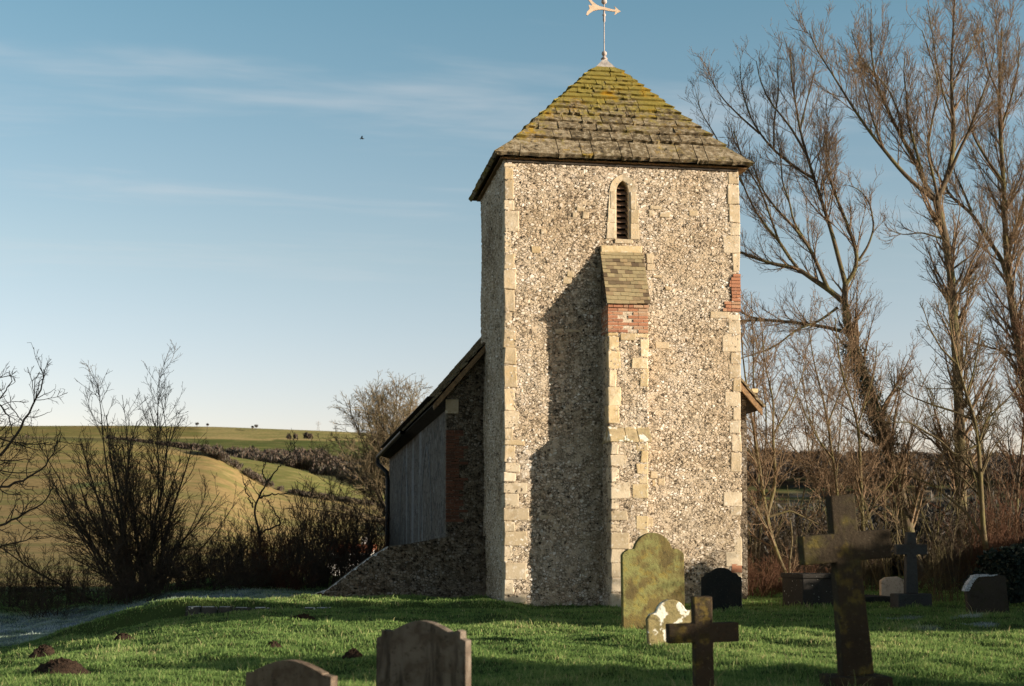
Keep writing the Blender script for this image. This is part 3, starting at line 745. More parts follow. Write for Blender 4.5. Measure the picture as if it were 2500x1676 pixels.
# two foreground headstones
d = 12.0; c = spot(1034, d); w = 222 * d / FPX * 1.13; top = topz(1517, d) - c[2]; hs = top - .17 * w
prof = [(-w / 2, -.3), (w / 2, -.3), (w / 2, hs), (w / 2 - .055 * w, hs + .02 * w), (w / 2 - .055 * w, hs + .085 * w), (w / 2 - .09 * w, hs + .10 * w), (w / 2 - .15 * w, hs + .075 * w)] + [(x, hs + .055 * w + .125 * w * math.cos(x / (.36 * w) * math.pi / 2) ** 1.1 * 1.0) for x in np.linspace(.345 * w, -.345 * w, 11)] + [(-w / 2 + .15 * w, hs + .075 * w), (-w / 2 + .06 * w, hs + .08 * w), (-w / 2 + .055 * w, hs + .02 * w), (-w / 2, hs)]
headstone('headstone', prof, .10, c, -.62, M['g_brown'], 'streaked grey brown headstone with notched shoulders at the bottom of the lawn', bevel=.01)
d = 11.5; c = spot(713, d); w = 222 * d / FPX * 1.13; top = topz(1610, d) - c[2]; hs = top - .14 * w
prof = [(-w / 2, -.35), (w / 2, -.35), (w / 2, hs), (w / 2 - .10 * w, hs + .015 * w)] + [(x, hs + .02 * w + .12 * w * math.cos(x / (.42 * w) * math.pi / 2) ** 1.1) for x in np.linspace(.40 * w, -.40 * w, 11)] + [(-w / 2 + .10 * w, hs + .015 * w), (-w / 2, hs)]
headstone('headstone', prof, .10, c, -.62, M['g_brown2'], 'low brown headstone with a shallow curved top at the bottom edge', bevel=.01)
# crosses
def cross(name, c, aw, at_, sw0, sw1, h, armz, th, a, mat, label, lean=0, tilt=0, base=None, flare=0):
    s = lambda z: sw0 + (sw1 - sw0) * z / h
    prof = [(-s(0) / 2, 0), (s(0) / 2, 0), (s(armz) / 2, armz - at_ / 2), (aw / 2, armz - at_ / 2), (aw / 2, armz + at_ / 2), (s(armz) / 2, armz + at_ / 2), (s(h) / 2 + flare, h), (-s(h) / 2 - flare, h), (-s(armz) / 2, armz + at_ / 2), (-aw / 2, armz + at_ / 2), (-aw / 2, armz - at_ / 2), (-s(armz) / 2, armz - at_ / 2)]
    r = thing(name, c, label, 'grave cross', 'stone grave crosses')
    mb = MB(); mb.prism([(x + c[0], z + c[2] - (.3 if base is None and z == 0 else 0)) for x, z in prof], c[1] - th / 2, c[1] + th / 2)
    V_ = rotz(mb.v, c, a, lean, tilt)
    o = obj('cross_shaft', V_, mb.f, mat, r)
    m = o.modifiers.new('bevel', 'BEVEL'); m.width = .012; m.segments = 2
    if base:
        bw, bh, bd = base; mb = MB(); mb.box(c[0] - bw / 2, c[0] + bw / 2, c[1] - bd / 2, c[1] + bd / 2, c[2] - bh - .3, c[2] - .003, .01)
        o = obj('plinth', rotz(mb.v, c, a), mb.f, mat, r); m = o.modifiers.new('bevel', 'BEVEL'); m.width = .02; m.segments = 2
    return r
d = 13.2; c = spot(1716, d); k = d / FPX; tz = topz(1456, d) - c[2]; az_ = topz(1544, d) - c[2]
cross('grave_cross', c, 175 * k, 47 * k, 47 * k, 46 * k, tz, az_, .13, -.04, M['g_cross'], 'small dark stone cross in front of the white lichened headstone', lean=-.02)
d = 14.0; c = spot(2086, d); k = d / FPX; bz = topz(1646, d); c[2] = bz; tz = topz(1208, d) - bz; az_ = topz(1335, d) - bz
cross('grave_cross', c, 222 * k, 70 * k, 79 * k, 56 * k, tz, az_, .17, -.03, M['g_bigcross'], 'tall mossy stone cross leaning left on a stepped plinth in the foreground', lean=-.085, base=(150 * k, .25, .42), flare=.01)
d = 30.0; c = spot(2222, d); k = d / FPX; bz = topz(1449, d); c[2] = bz; tz = topz(1300, d) - bz; az_ = topz(1342, d) - bz
cross('grave_cross', c, 78 * k, 25 * k, 31 * k, 22 * k, tz, az_, .16, -.05, M['g_grey'], 'grey granite cross on a rough base under the trees', base=(84 * k, .3, .5))
# other stones on the right
d = 36; c = spot(2176, d); k = d / FPX; w = 60 * k; top = topz(1408, d) - c[2]
headstone('headstone', [(-w / 2, -.3), (w / 2, -.3), (w / 2, top - .09), (w * .2, top), (-w * .3, top - .02), (-w / 2, top - .1)], .14, c, -.05, M['g_pale'], 'pale rough headstone catching the sun behind the granite cross')
d = 30.5; c = spot(1992, d); k = d / FPX; top = topz(1400, d) - c[2]
t_ = thing('chest_tomb', c, 'dark chest tomb with white speckles behind the tall mossy cross', 'tomb')
mb = MB(); w = 100 * k; mb.box(c[0] - w / 2, c[0] + w / 2, c[1] - .35, c[1] + .9, c[2] - .3, c[2] + top - .10, .01); mb.build('tomb_body', M['g_speck'], t_, bevel=.015)
mb = MB(); w = 106 * k; mb.box(c[0] - w / 2, c[0] + w / 2, c[1] - .40, c[1] + .95, c[2] + top - .097, c[2] + top, .01); mb.build('tomb_lid', M['g_speck'], t_, bevel=.015)
d = 33.0; c = spot(2120, d); k = d / FPX
mb = MB(); mb.box(c[0] - .65, c[0] + .55, c[1] - .3, c[1] + 1.3, c[2] - .3, topz(1455, d), .02)
tag(mb.build('ledger_tomb', M['g_dark'], loc=c, bevel=.02), 'low dark ledger stone lying beside the granite cross', 'tomb')
d = 27.0; c = spot(2410, d); k = d / FPX; w = 100 * k; top = topz(1401, d) - c[2]
prof = [(-w / 2, -.3), (w / 2, -.3), (w / 2, top - .08), (w * .30, top - .03), (-.22 * w, top), (-w * .38, top - .13), (-w / 2, top - .26)]
g = headstone('headstone', prof, .16, c, -.12, M['g_dim'], 'leaning broad headstone with frost along its top on the right', lean=-.10)
mb = MB()
for a, b in zip(prof[3:6], prof[4:7]):
    for q in range(5):
        f = (q + .5) / 5; x = a[0] + (b[0] - a[0]) * f; z = a[1] + (b[1] - a[1]) * f
        mb.box(c[0] + x - .045, c[0] + x + .045, c[1] - .085, c[1] + .085, c[2] + z - .035, c[2] + z + rng.uniform(-.004, .010), .008)
V_ = rotz(mb.v, c, -.12, -.10); obj('frost_cap', V_, mb.f, M['frost'], g)
# kerb of a sunken grave on the left
pa, pb = spot(455, 30.0), spot(815, 29.6)
kz = topz(1482.5, 29.9)
kb = thing('grave_kerb', (pa + pb) / 2, 'long low frosted stone kerb of a grave left of the tower', 'kerb')
mb = MB(); mf = MB(); n = 9
for q in range(n):
    a = pa + (pb - pa) * q / n; b = pa + (pb - pa) * (q + .96) / n; zt2 = kz + rng.uniform(-.02, .01)
    mb.box(a[0], b[0], a[1] - .08, a[1] + .10, a[2] - .5, zt2, .02)
    if rng.random() < .5:
        mf.box(a[0] + rng.uniform(0, .12), b[0] - rng.uniform(0, .12), a[1] - .085, a[1] + .09, zt2 - .004 - rng.uniform(0, .008), zt2 + .006, .006)
mb.build('kerb_stones', M['g_kerb'], kb, bevel=.02); build_each(mf, 8, 'frost_patch', M['frost'], kb, .006)

# molehills
def molehill(px, py, wpx, hpx, label):
    dep = 20.0
    for _ in range(30):
        c = spot(px, dep); dep = max(8, (CAM[2] - c[2]) / ((py - 1337) / FPX)); 
    k = dep / FPX; rx = wpx * k / 2; h = hpx * k * 1.2
    n, m = 30, 12; Vv = []
    ph = rng.uniform(0, 6, 6)
    for i in range(m + 1):
        for j in range(n):
            a = 2 * math.pi * j / n; r = (i / m) * (1 + .14 * math.sin(3 * a + ph[0]) + .10 * math.sin(5 * a + ph[1]))
            z = h * (1 - (i / m) ** 2) * (1 + .15 * math.sin(4 * a + ph[2]) * (i / m)) + rng.normal() * .016 * (1 - (i / m) ** 4) - .03 * (i == m)
            x = c[0] + rx * r * math.cos(a) + rng.normal() * .008; y = c[1] + rx * .8 * r * math.sin(a)
            Vv.append((x, y, float(zg(x, y)) + z + .02))
    Ff = [(i * n + j, (i + 1) * n + j, (i + 1) * n + (j + 1) % n, i * n + (j + 1) % n) for i in range(m) for j in range(n)]
    o = obj('molehill', Vv, Ff, M['soil'], loc=c); tag(o, label, 'molehill', 'molehills on the lawn')
for a in [(155, 1646, 128, 26, 'largest brown molehill at the lower left of the lawn'), (108, 1606, 62, 20, 'small round molehill just behind the largest molehill'),
          (302, 1564, 48, 9, 'flat brown molehill at the edge of the shade on the left'), (672, 1583, 40, 9, 'thin patch of dug soil in the sun above the low headstone'),
          (862, 1607, 44, 14, 'dark reddish molehill touching the left side of the streaked headstone'), (742, 1515, 60, 8, 'shaded smear of dug soil below the frosted kerb')]: molehill(*a)

# ------------------------------------------------------------------ branches
def resample(P, m):
    P = np.asarray(P, float); s = np.concatenate([[0], np.cumsum(np.linalg.norm(np.diff(P, axis=0), axis=1))]); t = np.linspace(0, s[-1], m)
    # smooth with a Catmull-like double interpolation
    Q = np.stack([np.interp(t, s, P[:, k]) for k in range(3)], -1)
    for _ in range(2): Q[1:-1] = .25 * Q[:-2] + .5 * Q[1:-1] + .25 * Q[2:]
    return Q
def norm(a): return a / (np.linalg.norm(a, axis=-1, keepdims=True) + 1e-9)
def grow(P, R, per_m, t0, ang, lf, lmin, lmax, up, wob, seg, rf, rtip, drop=0.6, flat=None, cnt=None):
    n, m, _ = P.shape
    Ls = np.linalg.norm(np.diff(P, axis=1), axis=2).sum(1)
    c = np.maximum(1, np.round(Ls * per_m * (1 - t0) * rng.uniform(.8, 1.2, n))).astype(int) if cnt is None else np.full(n, cnt)
    idx = np.repeat(np.arange(n), c); k = len(idx)
    t = t0 + (1 - t0) * rng.random(k) ** .9
    f = t * (m - 1); i = np.minimum(f.astype(int), m - 2); fr = (f - i)[:, None]
    p = P[idx, i] * (1 - fr) + P[idx, i + 1] * fr
    r = R[idx, i] * (1 - fr[:, 0]) + R[idx, i + 1] * fr[:, 0]
    T = norm(P[idx, i + 1] - P[idx, i])
    pr = norm(np.cross(T, norm(rng.normal(size=(k, 3)))))
    a = np.radians(rng.normal(ang, ang * .25, k))[:, None]
    d = norm(T * np.cos(a) + pr * np.sin(a))
    ln = np.clip(Ls[idx] * lf * (1 - drop * t) * rng.uniform(.55, 1.25, k), lmin, lmax)
    pts = [p]; st = (ln / seg)[:, None]
    for q in range(seg):
        d = norm(d + np.array([0, 0, up]) / seg + rng.normal(size=(k, 3)) * wob)
        p = p + d * st; pts.append(p)
    C = np.stack(pts, 1)
    r0 = np.minimum(r * rf, r * .9); r0 = np.maximum(r0, rtip * 1.3)
    RR = r0[:, None] + (rtip - r0)[:, None] * np.linspace(0, 1, seg + 1)[None] ** .8
    return C, RR
def tubes(P, R, sides):
    n, m, _ = P.shape
    T = np.empty_like(P); T[:, 1:-1] = P[:, 2:] - P[:, :-2]; T[:, 0] = P[:, 1] - P[:, 0]; T[:, -1] = P[:, -1] - P[:, -2]; T = norm(T)
    ref = norm(rng.normal(size=(n, 1, 3))); A = norm(np.cross(T, ref + 0 * T)); B = np.cross(T, A)
    q = np.arange(sides) * 2 * math.pi / sides
    V_ = P[:, :, None] + R[:, :, None, None] * (A[:, :, None] * np.cos(q)[None, None, :, None] + B[:, :, None] * np.sin(q)[None, None, :, None])
    V_ = V_.reshape(-1, 3)
    b = (np.arange(n)[:, None] * m + np.arange(m - 1)[None]).reshape(-1, 1) * sides; j = np.arange(sides)[None]; j2 = (j + 1) % sides
    F = np.stack([b + j, b + j2, b + sides + j2, b + sides + j], -1).reshape(-1, 4)
    return V_, F
def merge(parts):
    Vs, Fs, o = [], [], 0
    for V_, F in parts: Vs.append(V_); Fs.append(F + o); o += len(V_)
    return np.concatenate(Vs), np.concatenate(Fs)
NP = 22
TG = 'bare winter trees behind the church'
def traced_tree(name, dep, limbs, label, mat_t, mat_c, lv, group, r_scale=.66, spread=.10, base_extra=True, cat='tree', wobm=0.0):
    """limbs: list of (list of photo points, radius px at start, radius px at end)"""
    Ps, Rs = [], []; ends = {}
    for pts, ra, rb_ in limbs:
        key = pts[0]; dof = ends.get(key, 0.0)
        slope = rng.uniform(-spread, spread) if dof or len(Ps) else 0
        Q = []; acc = dof; last = None
        for i, (px, py) in enumerate(pts):
            if i: acc += slope * math.hypot(px - last[0], py - last[1]) * dep / FPX * 3
            Q.append(D(px, py, dep + acc)); last = (px, py); ends.setdefault((px, py), acc)
        Q = resample(Q, NP); Q[1:-1] += rng.normal(size=(NP - 2, 3)) * wobm
        Ps.append(Q); Rs.append(np.linspace(ra, rb_, NP) * dep / FPX * r_scale * np.where(np.arange(NP) < 1, 1.12, 1.0))
    P = np.array(Ps); R = np.array(Rs)
    base = P[0, 0].copy(); base[2] = float(zg(base[0], base[1]))
    t = thing(name, base, label, cat, group)
    V_, F = tubes(P, R, 8); obj('trunk', V_, F, mat_t, t, smooth=True)
    parts = []; cp, cr = P, R
    for (per_m, t0, ang, lf, lmin, lmax, up, wob, seg, rf, rtip, sd) in lv:
        cp, cr = grow(cp, cr, per_m, t0, ang, lf, lmin, lmax, up, wob, seg, rf, rtip)
        parts.append(tubes(cp, cr, sd))
    V_, F = merge(parts); obj('crown', V_, F, mat_c, t)
    return t
c6 = lambda L_: [(1700 + x * .5739, y * .5739) for x, y in L_]
c7 = lambda L_: [(1700 + x * .5739, 776 + y * .5739) for x, y in L_]
LV_BIG = [(4.6, .16, 34, .36, .6, 3.0, .60, .08, 8, .42, .007, 4), (5.4, .10, 34, .52, .4, 1.7, .55, .10, 6, .55, .0052, 3), (5.2, .08, 34, .54, .28, 1.0, .5, .11, 4, .62, .0044, 3), (4.6, .1, 34, .55, .18, .5, .35, .12, 3, .7, .0038, 3)]
T1 = [(c6([(960, 2520), (900, 2250), (850, 2030), (800, 1870), (760, 1760), (735, 1650), (700, 1560), (650, 1400), (620, 1280), (635, 1210)]), 26, 12),
      (c6([(620, 1280), (560, 1230), (490, 1185), (430, 1140), (350, 1130), (280, 1110), (180, 1070), (120, 1060)]), 11, 4),
      (c6([(430, 1140), (400, 1105), (370, 1050), (310, 980), (250, 900), (200, 790), (170, 700)]), 6, 2),
      (c6([(400, 1105), (350, 1030), (325, 950), (270, 800), (200, 690), (160, 560)]), 5, 2),
      (c6([(560, 1230), (530, 1160), (480, 1050), (410, 960), (330, 880), (270, 790), (240, 700)]), 8, 2),
      (c6([(480, 1050), (410, 940), (395, 850), (365, 780), (360, 680), (340, 560)]), 5, 1.5),
      (c6([(635, 1210), (610, 1120), (580, 1000), (545, 890), (500, 760), (470, 660), (440, 560), (425, 450), (405, 350), (400, 210)]), 9, 2),
      (c6([(635, 1210), (670, 1170), (690, 1110), (670, 1030), (640, 950), (600, 850), (555, 730), (550, 640), (560, 560)]), 9, 2),
      (c6([(690, 1110), (730, 1050), (757, 970), (740, 870), (700, 810), (650, 790)]), 5, 1.5),
      (c6([(500, 760), (460, 740), (390, 690), (330, 640), (270, 570), (220, 480), (190, 360), (185, 280)]), 6, 1.5),
      (c6([(470, 660), (400, 540), (310, 430), (270, 340), (255, 260)]), 5, 1.5),
      (c6([(440, 560), (470, 430), (500, 320), (520, 240)]), 4, 1.2),
      (c6([(620, 1410), (540, 1390), (440, 1375), (300, 1362), (180, 1366), (90, 1370)]), 7, 4),
      (c6([(300, 1362), (230, 1350), (185, 1325), (120, 1280)]), 5, 2),
      (c6([(600, 1310), (520, 1370), (430, 1400), (330, 1480), (240, 1510), (190, 1525)]), 5, 2)]
T1 += [(c6([(270, 570), (190, 500), (120, 430), (70, 360), (50, 290)]), 4, 1.2), (c6([(200, 790), (120, 650), (70, 560), (20, 480), (0, 400)]), 4, 1.2), (c6([(330, 640), (330, 520), (350, 400), (345, 270)]), 4, 1.2)]
traced_tree('bare_tree', 52, T1, 'tall bare tree with a leaning ivy clad trunk just right of the tower', M['bark'], M['twig'], LV_BIG, TG)
T2 = [(c6([(1135, 2520), (1130, 2300), (1125, 2050), (1120, 1800), (1110, 1560), (1095, 1350), (1085, 1150), (1060, 1020), (1040, 900), (1020, 855)]), 24, 13),
      (c6([(1020, 855), (960, 810), (880, 740), (800, 640), (720, 540), (660, 450), (600, 350), (550, 270), (500, 200), (480, 130)]), 9, 1.5),
      (c6([(1020, 855), (985, 820), (940, 700), (880, 600), (830, 500), (780, 400), (750, 280), (740, 170), (745, 40)]), 9, 1.5),
      (c6([(1020, 855), (1070, 760), (1095, 640), (1095, 520), (1085, 400), (1085, 250), (1095, 100), (1100, -40)]), 11, 2),
      (c6([(985, 820), (940, 660), (900, 520), (895, 400), (880, 320), (890, 220)]), 7, 1.5),
      (c6([(1070, 760), (1110, 660), (1160, 560), (1220, 400), (1250, 320), (1270, 200)]), 7, 1.5),
      (c6([(1040, 900), (1010, 760), (980, 640), (1010, 480), (1040, 370), (1000, 250), (960, 130)]), 6, 1.5),
      (c6([(1085, 400), (1120, 300), (1170, 210), (1200, 110)]), 4, 1.2), (c6([(1095, 520), (1050, 400), (1020, 260), (1000, 120), (980, 20)]), 4, 1.2),
      (c6([(880, 600), (860, 480), (820, 380), (690, 240), (660, 130)]), 4, 1.2), (c6([(800, 640), (740, 480), (700, 330), (690, 200)]), 4, 1.2),
      (c6([(1060, 1020), (960, 990), (880, 1000), (820, 980)]), 4, 1.2), (c6([(1085, 1150), (1180, 1080), (1230, 980), (1250, 880)]), 4, 1.2)]
traced_tree('bare_tree', 49, T2, 'tall bare tree with a straight trunk reaching the top of the picture', M['bark'], M['twig'], LV_BIG, TG)
T3 = [(c6([(1480, 2520), (1470, 2300), (1450, 2050), (1425, 1800), (1390, 1560), (1350, 1400), (1330, 1200), (1310, 1050), (1315, 900), (1310, 780), (1290, 560), (1285, 400), (1290, 250), (1300, 120)]), 22, 3),
      (c6([(1330, 1200), (1300, 1100), (1240, 1020), (1170, 900), (1090, 850), (1000, 700), (980, 560)]), 9, 2),
      (c6([(1170, 900), (1130, 800), (1100, 740), (1080, 640)]), 5, 1.5),
      (c6([(1310, 1050), (1370, 960), (1394, 850), (1420, 700), (1400, 500)]), 8, 2),
      (c6([(1310, 780), (1250, 700), (1200, 620), (1170, 560), (1150, 420), (1160, 300)]), 6, 1.5),
      (c6([(1290, 560), (1340, 420), (1370, 280), (1375, 160)]), 5, 1.5), (c6([(1310, 900), (1370, 780), (1420, 620)]), 5, 1.5), (c6([(1285, 400), (1240, 300), (1220, 180), (1215, 90)]), 4, 1.2)]
traced_tree('bare_tree', 55, T3, 'tall bare tree at the right edge of the picture', M['bark'], M['twig'], LV_BIG, TG)
LV_YNG = [(4.6, .20, 42, .38, .4, 2.0, .42, .11, 6, .5, .007, 4), (6.2, .10, 42, .48, .25, 1.1, .35, .14, 5, .6, .005, 3), (7.5, .1, 42, .5, .15, .6, .25, .18, 4, .65, .004, 3), (6, .1, 40, .5, .1, .3, .2, .2, 3, .7, .0035, 3)]
Y1 = [(c7([(1232, 985), (1222, 940), (1215, 800), (1210, 680), (1200, 540), (1190, 440), (1150, 330), (1110, 200), (1090, 100), (1070, -60)]), 10, 2),
      (c7([(1222, 940), (1195, 900), (1160, 840), (1080, 770), (1000, 710), (900, 670), (820, 660)]), 6, 1.5),
      (c7([(1200, 540), (1100, 590), (1050, 530), (1000, 500), (900, 440), (820, 450)]), 5, 1.5),
      (c7([(1190, 440), (1100, 400), (1000, 370), (900, 330), (820, 260)]), 5, 1.2),
      (c7([(1200, 540), (1230, 440), (1290, 380), (1340, 330), (1394, 260)]), 5, 1.5),
      (c7([(1150, 330), (1180, 230), (1200, 120), (1220, 0)]), 4, 1.2), (c7([(1110, 200), (1040, 130), (990, 40), (960, -60)]), 4, 1.2),
      (c7([(1215, 800), (1190, 700), (1160, 600), (1120, 500)]), 5, 1.2), (c7([(1210, 680), (1260, 560), (1330, 470)]), 4, 1.2)]
traced_tree('bare_tree', 41, Y1, 'wide spreading young tree with a pale sunlit trunk above the leaning headstone', M['bark_pale'], M['twig_olive'], LV_YNG, TG)
Y2 = [(c7([(715, 1120), (710, 900), (700, 700), (695, 550), (690, 450), (650, 330), (620, 250), (600, 120), (590, 0)]), 8, 2),
      (c7([(620, 1180), (605, 900), (600, 720), (580, 600), (560, 450), (530, 300), (500, 200), (480, 60)]), 8, 2),
      (c7([(690, 450), (730, 330), (760, 220), (770, 100)]), 4, 1.2), (c7([(710, 900), (760, 780), (830, 700), (880, 640)]), 5, 1.5), (c7([(560, 450), (600, 350), (640, 230), (660, 120)]), 4, 1.2), (c7([(580, 600), (520, 520), (470, 430), (440, 340)]), 4, 1.2)]
traced_tree('bare_tree', 44, Y2, 'twin stemmed young tree behind the tall mossy cross', M['bark_pale'], M['twig'], LV_YNG, TG)
Y3 = [(c7([(410, 1220), (395, 1100), (350, 1040), (320, 930), (300, 850), (270, 640), (240, 450), (215, 300), (200, 200), (190, 60)]), 9, 2),
      (c7([(415, 1220), (400, 1130), (395, 1050), (410, 940), (400, 860)]), 6, 2),
      (c7([(300, 850), (340, 700), (325, 500), (330, 350), (290, 200), (280, 60)]), 7, 1.5),
      (c7([(300, 850), (400, 820), (480, 860), (520, 880)]), 5, 1.5), (c7([(270, 640), (220, 560), (190, 520)]), 4, 1.5), (c7([(325, 500), (400, 380), (440, 280), (470, 180)]), 4, 1.2), (c7([(320, 930), (250, 800), (200, 700)]), 4, 1.5)]
traced_tree('bare_tree', 38, Y3, 'slender forked tree close to the right corner of the tower', M['bark_pale'], M['twig'], LV_YNG, TG)
Y4 = [(c7([(1350, 1000), (1360, 900), (1370, 700), (1390, 500), (1410, 300), (1420, 100)]), 6, 2), (c7([(1360, 900), (1300, 780), (1270, 640)]), 4, 1.2), (c7([(1370, 700), (1330, 560), (1320, 420)]), 4, 1.2)]
traced_tree('bare_tree', 45, Y4, 'thin upright sapling at the far right edge among red twigs', M['bark'], M['twig_red'], LV_YNG, TG)
LVT = [(3.6, .26, 40, .38, .5, 2.0, .45, .10, 6, .5, .0075, 4), (5.0, .10, 42, .48, .25, 1.1, .35, .14, 5, .6, .005, 3), (7, .1, 42, .5, .15, .55, .25, .18, 4, .65, .004, 3), (5, .1, 40, .5, .1, .3, .2, .2, 3, .7, .0036, 3)]
# ivy and leaf clumps
def leaves(cent, spread, n, size):
    cent = np.asarray(cent); k = rng.integers(0, len(cent), n)
    c = cent[k] + rng.normal(size=(n, 3)) * spread
    a = norm(rng.normal(size=(n, 3))); b = norm(np.cross(a, rng.normal(size=(n, 3)))); s = size * rng.uniform(.6, 1.4, (n, 1))
    V_ = np.stack([c - a * s, c + b * s * .6, c + a * s, c - b * s * .6], 1).reshape(-1, 3)
    return V_, np.arange(4 * n).reshape(-1, 4)
t1 = [o for o in bpy.data.objects if o.name == 'bare_tree'][0]
pts = resample([D(x, y, 52) for x, y in c6([(650, 1480), (700, 1590), (740, 1700), (780, 1790), (800, 1860), (830, 1900)])], 60)
V_, F = leaves(pts, np.array([.20, .25, .22]) , 11000, .036); obj('ivy', V_, F, M['ivy'], t1)

# generic shrubs and trees
def shrub_mesh(name, h, stems, fan, mats, lv, base_r=.15, thick=.025, curve=.25, tmin=.55):
    n = stems; d0 = np.zeros((n, 3)); az = rng.uniform(0, 2 * math.pi, n); el = np.radians(np.abs(rng.normal(0, fan, n))).clip(0, math.radians(80))
    d = np.stack([np.sin(el) * np.cos(az), np.sin(el) * np.sin(az), np.cos(el)], -1)
    p = np.stack([rng.normal(size=n) * base_r, rng.normal(size=n) * base_r, np.full(n, -.15)], -1)
    ln = h * rng.uniform(tmin, 1.0, n) * (1 - .25 * np.sin(el)); pts = [p]; seg = 9
    for q in range(seg):
        d = norm(d + np.array([0, 0, curve]) / seg + rng.normal(size=(n, 3)) * .07); p = p + d * (ln / seg)[:, None]; pts.append(p)
    P = np.stack(pts, 1); R = thick * rng.uniform(.5, 1.1, n)[:, None] * np.linspace(1, .22, seg + 1)[None]
    Vt, Ft = tubes(P, R, 5); parts = []; cp, cr = P, R
    for (per_m, t0, ang, lf, lmin, lmax, up, wob, sg, rf, rtip, sd) in lv:
        cp, cr = grow(cp, cr, per_m, t0, ang, lf, lmin, lmax, up, wob, sg, rf, rtip); parts.append(tubes(cp, cr, sd))
    Vc, Fc = merge(parts)
    m1 = bpy.data.meshes.new(name + '_stems'); setmesh(m1, Vt, Ft, True); m1.materials.append(mats[0])
    m2 = bpy.data.meshes.new(name + '_twigs'); setmesh(m2, Vc, Fc); m2.materials.append(mats[1])
    return m1, m2
def place_bush(meshes, name, pos, rz, sc, label, cat, group):
    me = JOIN.get(meshes[0].name)
    if me is None:
        vs, fs = [], []; mats = []; off = 0; me = bpy.data.meshes.new(name); bm_ = []
        for m in meshes:
            a = np.empty(len(m.vertices) * 3, np.float32); m.vertices.foreach_get('co', a); f = np.empty(len(m.loops), np.int32); m.loops.foreach_get('vertex_index', f)
            vs.append(a.reshape(-1, 3)); fs.append(f.reshape(-1, 4) + off); off += len(m.vertices); bm_.append(len(m.polygons))
        setmesh(me, np.concatenate(vs), np.concatenate(fs))
        for m in meshes: me.materials.append(m.materials[0])
        me.polygons.foreach_set('material_index', np.repeat(np.arange(len(bm_)), bm_).astype(np.int32)); me.update(); JOIN[meshes[0].name] = me
    o = bpy.data.objects.new(name, me); COL.objects.link(o); o.location = tuple(float(v) for v in pos)
    o.rotation_euler = (0, 0, rz); o.scale = (sc[0], sc[0], sc[1])
    return tag(o, label, cat, group)
JOIN = {}
def place(meshes, name, pos, rz, sc, label, cat, group, pn=('stems', 'twigs')):
    o = thing(name, pos, label, cat, group); o.rotation_euler = (0, 0, rz); o.scale = (sc[0], sc[0], sc[1]) if isinstance(sc, tuple) else (sc,) * 3
    for m, q in zip(meshes, pn):
        ch = bpy.data.objects.new(q, m); COL.objects.link(ch); ch.parent = o
    return o
SH1 = [(4.2, .12, 34, .40, .3, 1.7, .30, .10, 6, .6, .006, 3), (6, .1, 36, .46, .2, .8, .2, .13, 4, .65, .0045, 3), (5, .1, 36, .5, .12, .4, .2, .14, 3, .65, .0038, 3)]
YT = [shrub_mesh('young_tree', 8.6, n_, f_, (M['bark'], M['twig']), LVT, .12, .055, .35, .75) for n_, f_ in ((2, 10), (3, 15))]
for i, (px, dep, top, lab) in enumerate([(1835, 46, 640, 'young bare tree half hidden by the right side of the tower'), (1930, 50, 760, 'young bare tree in front of the leaning ivy clad trunk'), (2030, 47, 800, 'young bare tree above the chest tomb'), (2140, 51, 720, 'young bare tree rising behind the granite cross'), (2440, 50, 700, 'young bare tree in front of the tall tree at the right edge')]):
    p = spot(px, dep); h_ = topz(top, dep) - p[2]
    place(YT[i % 2], 'bare_tree', p, i * 1.3, (h_ / 8.6, h_ / 8.4), lab, 'tree', TG, ('trunk', 'crown'))
# multi-stemmed tree on the left
mm = shrub_mesh('multi_stem', 7.9, 34, 42, (M['bark_dark'], M['twig_dark']), SH1, .34, .064, .20, .58)
p = spot(342, 45); p[2] = topz(1486, 45)
place(mm, 'bare_tree', p, 0, 1.0, 'multi stemmed tree fanning out from one base on the left', 'tree', TG, ('trunk', 'crown'))
# left edge tree
LE = [(c, a, b) for c, a, b in [
    ([(-190, 1480), (-170, 1330), (-150, 1200), (-120, 1080), (-100, 980), (-60, 900)], 16, 5),
    ([(-150, 1200), (-60, 1150), (20, 1100), (70, 1010), (110, 940), (100, 900)], 8, 2), ([(-150, 1200), (-50, 1210), (40, 1180), (110, 1140), (150, 1060)], 7, 1.6),
    ([(-170, 1330), (-60, 1300), (30, 1270), (110, 1230), (140, 1170)], 7, 1.6), ([(-120, 1080), (-40, 1020), (10, 960), (30, 930)], 6, 1.6),
    ([(-170, 1330), (-80, 1350), (20, 1330), (100, 1310)], 6, 1.4), ([(-100, 980), (-30, 960), (15, 1000), (40, 1090)], 5, 1.2), ([(-150, 1200), (-90, 1100), (-20, 1060), (60, 1090), (120, 1080)], 6, 1.4)]]
LV_CRK = [(4.6, .2, 45, .38, .3, 1.6, .35, .15, 7, .55, .008, 4), (6.5, .12, 48, .48, .2, .9, .35, .19, 5, .65, .0055, 3), (7.5, .1, 45, .5, .12, .45, .2, .2, 4, .65, .0042, 3)]
traced_tree('bare_tree', 38, LE, 'dark twisted tree reaching in from the left edge', M['bark_dark'], M['twig_dark'], LV_CRK, TG, wobm=.02)
# crooked small tree in front of the hill
CR = [([(640, 1440), (636, 1360), (634, 1300), (625, 1270), (618, 1240), (632, 1215), (650, 1180)], 6, 3), ([(632, 1215), (668, 1208), (700, 1205)], 4, 1.5), ([(618, 1240), (600, 1200), (590, 1160)], 3, 1.2), ([(650, 1180), (640, 1150), (655, 1110)], 3, 1), ([(650, 1180), (690, 1130), (720, 1090), (716, 1060)], 3, 1), ([(634, 1300), (690, 1280), (672, 1250), (652, 1220)], 4, 1.5)]
traced_tree('bare_tree', 46, CR, 'small crooked tree between the multi stemmed tree and the nave', M['bark_dark'], M['twig_tan'], LV_CRK, TG, wobm=.02)
